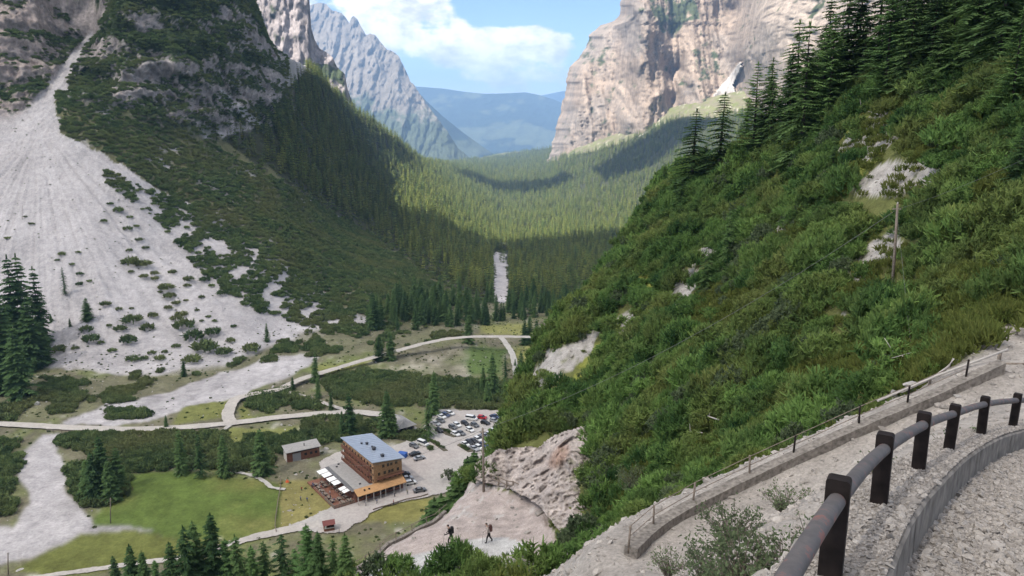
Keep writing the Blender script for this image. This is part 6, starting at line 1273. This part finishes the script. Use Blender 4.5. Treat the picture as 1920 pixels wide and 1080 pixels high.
# dwarf pines scattered singly over the scree fan
for i, (px, py, w_) in enumerate([(208, 382, 10), (224, 394, 17), (244, 404, 10), (197, 412, 11), (255, 421, 10), (240, 430, 15), (263, 450, 12), (242, 466, 11), (274, 465, 11), (118, 477, 13), (108, 487, 8), (150, 510, 11), (168, 524, 9), (245, 492, 28), (270, 495, 24), (245, 507, 10), (270, 520, 14), (292, 513, 14), (293, 522, 13), (323, 512, 14), (313, 541, 24), (318, 554, 20), (330, 566, 14), (317, 577, 14), (340, 589, 20), (355, 522, 18), (352, 534, 12), (385, 524, 17), (400, 516, 15), (398, 534, 11), (418, 550, 18), (380, 556, 11), (198, 568, 17), (224, 580, 12), (247, 577, 8), (288, 593, 17), (252, 602, 30), (276, 614, 24), (225, 618, 20), (160, 618, 22), (170, 638, 28), (240, 638, 28), (330, 596, 18), (345, 612, 34), (385, 655, 40), (365, 632, 34), (400, 622, 26), (432, 637, 16), (330, 647, 14), (285, 661, 14), (300, 671, 18), (310, 657, 11), (85, 657, 22), (110, 657, 24), (272, 672, 14), (145, 470, 8), (136, 492, 9), (150, 530, 12), (420, 660, 26), (470, 655, 30), (360, 675, 28), (250, 672, 22), (225, 395, 9), (300, 545, 9), (350, 560, 8), (372, 580, 8), (390, 590, 9), (405, 600, 9), (440, 610, 10), (380, 600, 8), (60, 420, 9), (48, 405, 6), (15, 445, 10), (205, 610, 10), (140, 650, 12), (190, 640, 12), (210, 655, 14)]):
    p = on_valley(px, py + 2); s = w_ * p[1] / F / 2.6; o = link(bpy.data.objects.new('dwarf_pine', MUGO_FAR[i % 2])); o.location = p - (0, 0, .2); o.scale = (s, s, s * .85); o.rotation_euler = (0, 0, i)
    tag(o, 'dark dwarf pine bush growing singly on the pale scree fan', 'bush', 'single dwarf pines on the scree fan')
# shrubs near the camera
tw_m = plain('twig', (.16, .13, .11), .9)
def twig_shrub(px, py, w_, seed, label, n=60, green=.5, Y=None):
    g = np.random.default_rng(seed); p = on_hill(px, py) if Y is None else np.array([*atY(px, py, Y)[:2], 0.0])
    if Y is not None: p[2] = hz_at(p[0], p[1])
    o = empty('shrub', tuple(p)); tag(o, label, 'shrub'); mb_ = MB(); P0, P1, W0, W1, SD = [], [], [], [], []
    for k_ in range(n):
        a = g.uniform(0, 6.28); q = math.sqrt(g.uniform(0, 1)) * w_; tip = np.array([math.cos(a) * q, math.sin(a) * q, w_ * g.uniform(.5, 1.15)]); mid = tip * (.45, .45, .55) + g.normal(0, .05, 3) * w_
        mb_.tube([(tip[0] * .15, tip[1] * .15, -.05), mid, tip], [.011 * w_ + .003, .007 * w_ + .002, .0025], 4, cap=False)
        for j in range(int(14 * green) + 4):
            t = g.uniform(.3, 1); c = mid + (tip - mid) * t if t > .5 else mid * t * 2; c = c + g.normal(0, .07 * w_, 3); e = unit(g.normal(0, 1, 3) + (0, 0, .4)); l = .075 * w_ * g.uniform(.7, 1.4); P0.append(c); P1.append(c + e * l); W0.append(.016 * w_ + .006); W1.append(.005); SD.append(unit(np.cross(e, g.normal(0, 1, 3))))
    mb_.build('twigs', tw_m, o, True); link(bpy.data.objects.new('foliage', blades_mesh('foliage', P0, P1, W0, W1, SD, M['willow'])), o)
twig_shrub(1465, 1030, .45, 1, 'grey twiggy shrub on the bank left of the first rail post', 45, .6, 7.4); twig_shrub(1405, 1100, .6, 2, 'dense green shrub at the bottom edge left of the rail', 80, 1.3, 7.2); twig_shrub(1545, 960, .5, 3, 'thin bare shrub behind the first rail post', 50, .35, 8.5); twig_shrub(1370, 1010, .6, 4, 'leafy shrub on the bank below the lower wall', 70, 1.0, 12); twig_shrub(1330, 1085, .6, 10, 'wide leafy shrub low on the bank', 60, 1.0, 9.5); twig_shrub(1545, 880, .7, 5, 'leafy weeds beside the lower path wall', 60, .8, 19); twig_shrub(1795, 812, .28, 6, 'small twiggy plant between the third and fourth post', 40, .7, 7.5)
twig_shrub(1470, 940, .5, 11, 'sparse shrub on the pale bank behind the leafy one', 50, .5, 14); twig_shrub(1260, 1035, .55, 12, 'low grey shrub near the end of the lower wall', 50, .6, 15)
twig_shrub(1850, 868, .16, 7, 'grass tuft at the foot of the kerb wall', 40, 2.0, 6.6); twig_shrub(1655, 905, .26, 8, 'dry plant behind the second rail post', 36, .4, 6.2); twig_shrub(1195, 930, 1.7, 9, 'grey green willow shrub above the lower wall end', 100, 1.4)
for i, (px, py, s, lb) in enumerate([(862, 1075, 1.5, 'big green bush inside the hairpin, right part'), (838, 1082, 1.4, 'big green bush inside the hairpin, left part'), (872, 1058, 1.0, 'green bush hiding the legs of the black hiker'), (890, 1072, .55, 'small dark bush at the inner kerb of the hairpin'), (740, 1082, .7, 'small spreading bush at the bottom edge of the path')]):
    p = on_hill(px, py); o = link(bpy.data.objects.new('bush', MUGO[i % 3])); o.location = p; o.scale = (s, s, s * 1.1); tag(o, lb, 'bush')

# ------------------------------------------------------------------ poles, cables, walls, fences, dead wood
def upole(px, pyt, pyb, r_, label, Y=None, lean=0):
    p = surf(px, pyb) if Y is None else np.array([*atY(px, pyb, Y)[:2], hz_at(*atY(px, pyb, Y)[:2])]); a, b, c = ray(px + lean, pyt); top = np.array([a / b * p[1], p[1], CH + c / b * p[1]])
    o = empty('utility_pole', tuple(p)); tag(o, label, 'pole'); MB().tube([(0, 0, -.8), tuple((top - p) * .5), tuple(top - p)], [r_, r_ * .85, r_ * .7], 9).build('shaft', M['wood_grey'], o, True)
    t_ = top - p; MB().box(t_[0] - .3, t_[0] + .3, t_[1] - .04, t_[1] + .04, t_[2] - .42, t_[2] - .34).build('crossarm', M['wood_grey'], o); MB().tube([t_ + (0, 0, -.02), t_ + (0, 0, .12)], .05, 8).build('insulator', M['plaster'], o); return top
tA = upole(1672, 382, 560, .12, 'leaning grey wooden utility pole on the green hillside', lean=11)
tB = upole(907, 803, 922, .13, 'grey utility pole beside the hairpin bend', lean=-2)
upole(207, 934, 978, .16, 'short dark pole on the grass at the left of the meadow'); upole(15, 1036, 1076, .16, 'dark pole at the bottom left corner')
upole(42, 385, 410, .12, 'bare dead trunk standing alone on the scree')
def cable(a, b, sag, r_, label):
    t = np.linspace(0, 1, 40)[:, None]; P = a + (b - a) * t; P[:, 2] -= sag * 4 * (t * (1 - t))[:, 0]; o = MB().tube([p_ - a for p_ in P], r_, 5).build('cable', M['steel_cable'], None, True); o.location = a; tag(o, label, 'cable'); return o
M['steel_cable'] = plain('steel_cable', (.20, .20, .19), .6, .3)
cable(tA - (0, 0, .4), tB - (0, 0, .1), 1.6, .013, 'long cable running down from the hillside pole to the hairpin pole'); cable(tA - (0, 0, .4), atY(1960, 280, 40), .2, .009, 'cable from the hillside pole up to the right edge'); cable(tA - (0, 0, .5), on_hill(1712, 690), 0, .006, 'thin guy wire from the hillside pole to the ground'); cable(tB - (0, 0, .2), onz(585, 830, 6.0), 6, .018, 'cable from the hairpin pole over the hotel to the shed')
# retaining wall and rail along the outer edge of the hairpin
ew = empty('retaining_wall', tuple(on_hill(835, 968))); tag(ew, 'low dark retaining wall along the outer edge of the hairpin road', 'wall'); E0 = np.array(ew.location)
EP = np.array([[*atY(q[0], q[1] + 5, np.interp(q[0], sx_, [t_[2] for t_ in SC]))[:2], 0] for q in [(838, 962), (815, 977), (790, 991), (760, 1007), (730, 1023), (700, 1043), (675, 1060), (655, 1075)]]); EP[:, 2] = hz_at(EP[:, 0], EP[:, 1])
for a_, b_ in zip(EP[:-1], EP[1:]):
    d = unit((b_ - a_) * (1, 1, 0)); n_ = np.array([d[1], -d[0], 0]); n_ = n_ if n_[1] > 0 else -n_; q = [a_ - E0 + d * .02, b_ - E0 - d * .02]; MB().hexa([q[0] + (0, 0, -1), q[1] + (0, 0, -1), q[1] + n_ * .35 + (0, 0, -1), q[0] + n_ * .35 + (0, 0, -1)], [q[0] + (0, 0, .35), q[1] + (0, 0, .35), q[1] + n_ * .35 + (0, 0, .35), q[0] + n_ * .35 + (0, 0, .35)]).build('wall_block', M['concrete'], ew)
    pp = (q[0] + q[1]) / 2 + n_ * .18; MB().tube([pp + (0, 0, .3), pp + (0, 0, 1.05)], .04, 6).build('post', M['wood_grey'], ew)
MB().tube([p_ - E0 + (0, .2, 1.0) for p_ in EP], .03, 6).build('handrail', M['wood_grey'], ew, True)
def rail_fence(pxs, hgt_, label, surff, mat='wood_grey', rails=2, r_=.06, up_=0):
    P = [np.asarray(surff(a, b)) for a, b in pxs]; o = empty('fence', tuple(P[0])); tag(o, label, 'fence')
    for p_ in P: MB().tube([p_ - P[0] + (0, 0, -.3), p_ - P[0] + (0, 0, hgt_)], r_, 6).build('post', M[mat], o)
    for k_ in range(rails):
        for a_, b_ in zip(P[:-1], P[1:]): MB().tube([a_ - P[0] + (0, 0, hgt_ * (.92 - .4 * k_)), b_ - P[0] + (0, 0, hgt_ * (.92 - .4 * k_))], r_ * .7, 5).build('rail', M[mat], o)
rail_fence([(921, 906), (935, 911), (950, 917), (962, 922), (978, 927), (992, 930)], 1.0, 'rough wooden fence across the slope under the rock outcrop', lambda a, b: on_hill(a, b + 2), r_=.09)
rail_fence([(526, 900), (526, 915), (524, 930), (521, 945), (519, 960), (517, 975), (516, 990), (518, 1000)], 1.1, 'fence of dark posts between the meadow and the playground', lambda a, b: onz(a, b, .05), r_=.11)
rail_fence([(88, 806), (100, 808), (115, 808), (130, 808)], .9, 'short wooden guard beside the main road at the river crossing', lambda a, b: onz(a, b + 2, .5), r_=.12)
rail_fence([(700, 955), (715, 950), (730, 946), (745, 941), (760, 936), (775, 933), (790, 930), (802, 926)], .5, 'low dark timber edging between yard and grass bank', lambda a, b: onz(a, b + 2, .4), r_=.16)
# playground bits and stones on the grass
for i, (px, py, s, lb) in enumerate([(543, 958, 1.6, 'pale boulder ring by the playground pit'), (548, 966, 1.3, 'dark pit stone at the playground'), (600, 960, 1.5, 'large pale boulder at the edge of the yard'), (555, 890, 1.6, 'grey boulder behind the playground'), (565, 886, 1.4, 'boulder left of the shed yard'), (612, 842, 2.6, 'big white boulder behind the shed'), (545, 985, 1.8, 'boulder beside the fence end'), (555, 947, 1.0, 'small pale stone in the playground'), (70, 756, 3.4, 'large pale boulder in the scrub above the road'), (200, 758, 2.0, 'pale boulder at the riverbank'), (36, 1070, 2.2, 'boulder at the bottom left corner'), (512, 725, 2.0, 'grey boulder at the riverbed bend'), (430, 1015, 1.2, 'stone by the lower path')]):
    p = onz(px, py, .1); o = link(bpy.data.objects.new('boulder', BOULD[i % 5])); o.location = p; o.scale = (s * 1.2, s, s * .8); o.rotation_euler = (.1, .2, i); tag(o, lb, 'boulder')
og = empty('play_tent', tuple(onz(539, 904, .1)), .5); og.scale = (.6, .6, .6); tag(og, 'small orange play tent on the grass by the fence', 'tent'); MB().add([(-1, -1, 0), (1, -1, 0), (1, 1, 0), (-1, 1, 0), (0, 0, 1.7)], [(0, 1, 4), (1, 2, 4), (2, 3, 4), (3, 0, 4)]).build('canvas', plain('orange', (.55, .10, .03), .7), og); MB().tube([(0, 0, 0), (0, 0, 1.85)], .03, 5).build('pole', M['dark_metal'], og)
rb = empty('bench', tuple(onz(243, 920, .1)), .3); tag(rb, 'small red bench at the spruces beside the meadow', 'bench'); part('seat', M['red_roof'], rb, (-1, 1, -.25, .25, .42, .5)); part('backrest', M['red_roof'], rb, (-1, 1, .25, .32, .5, .95)); part('leg', M['red_roof'], rb, (-.9, -.8, -.2, .2, 0, .42)); part('leg', M['red_roof'], rb, (.8, .9, -.2, .2, 0, .42))
# bleached dead branches on the hillside thicket
def branch(pts, label, up_=.9, r_=.055):
    P = [on_hill(a, b) + np.array([0, -.5, up_]) for a, b in pts]; c_ = P[0]; o = empty('dead_branch', tuple(c_)); tag(o, label, 'branch'); MB().tube([p_ - c_ for p_ in P], list(np.linspace(r_, r_ * .35, len(P))), 6).build('limb', M['deadwood'], o, True)
    for k_ in range(1, len(P)): MB().tube([P[k_] - c_, P[k_] - c_ + rng.normal(0, .5, 3) + (0, 0, .3)], [r_ * .45, .012], 5).build('twig', M['deadwood'], o, True)
for pts, lb in [([(1343, 806), (1325, 800), (1310, 788), (1298, 775)], 'bleached dead branch curving through the thicket, upper'), ([(1375, 800), (1355, 796), (1338, 785)], 'bleached dead branch right of the curved one'), ([(1300, 820), (1285, 812), (1284, 798)], 'short bleached branch standing left'), ([(1312, 830), (1290, 828), (1262, 822)], 'level bleached branch under the others'), ([(1292, 850), (1282, 843), (1272, 834)], 'lowest short bleached branch'), ([(1155, 890), (1142, 882), (1135, 876)], 'bleached branch beside the outcrop'), ([(1640, 232), (1610, 220), (1595, 215)], 'dead branch on the bare rock patch'), ([(1045, 700), (1060, 690), (1075, 676)], 'dead pale root on the lower silhouette'), ([(1735, 690), (1715, 686), (1695, 690)], 'dead wood pile in the moss, right'), ([(1680, 695), (1665, 690), (1650, 694)], 'dead wood pile in the moss, left')]: branch(pts, lb)
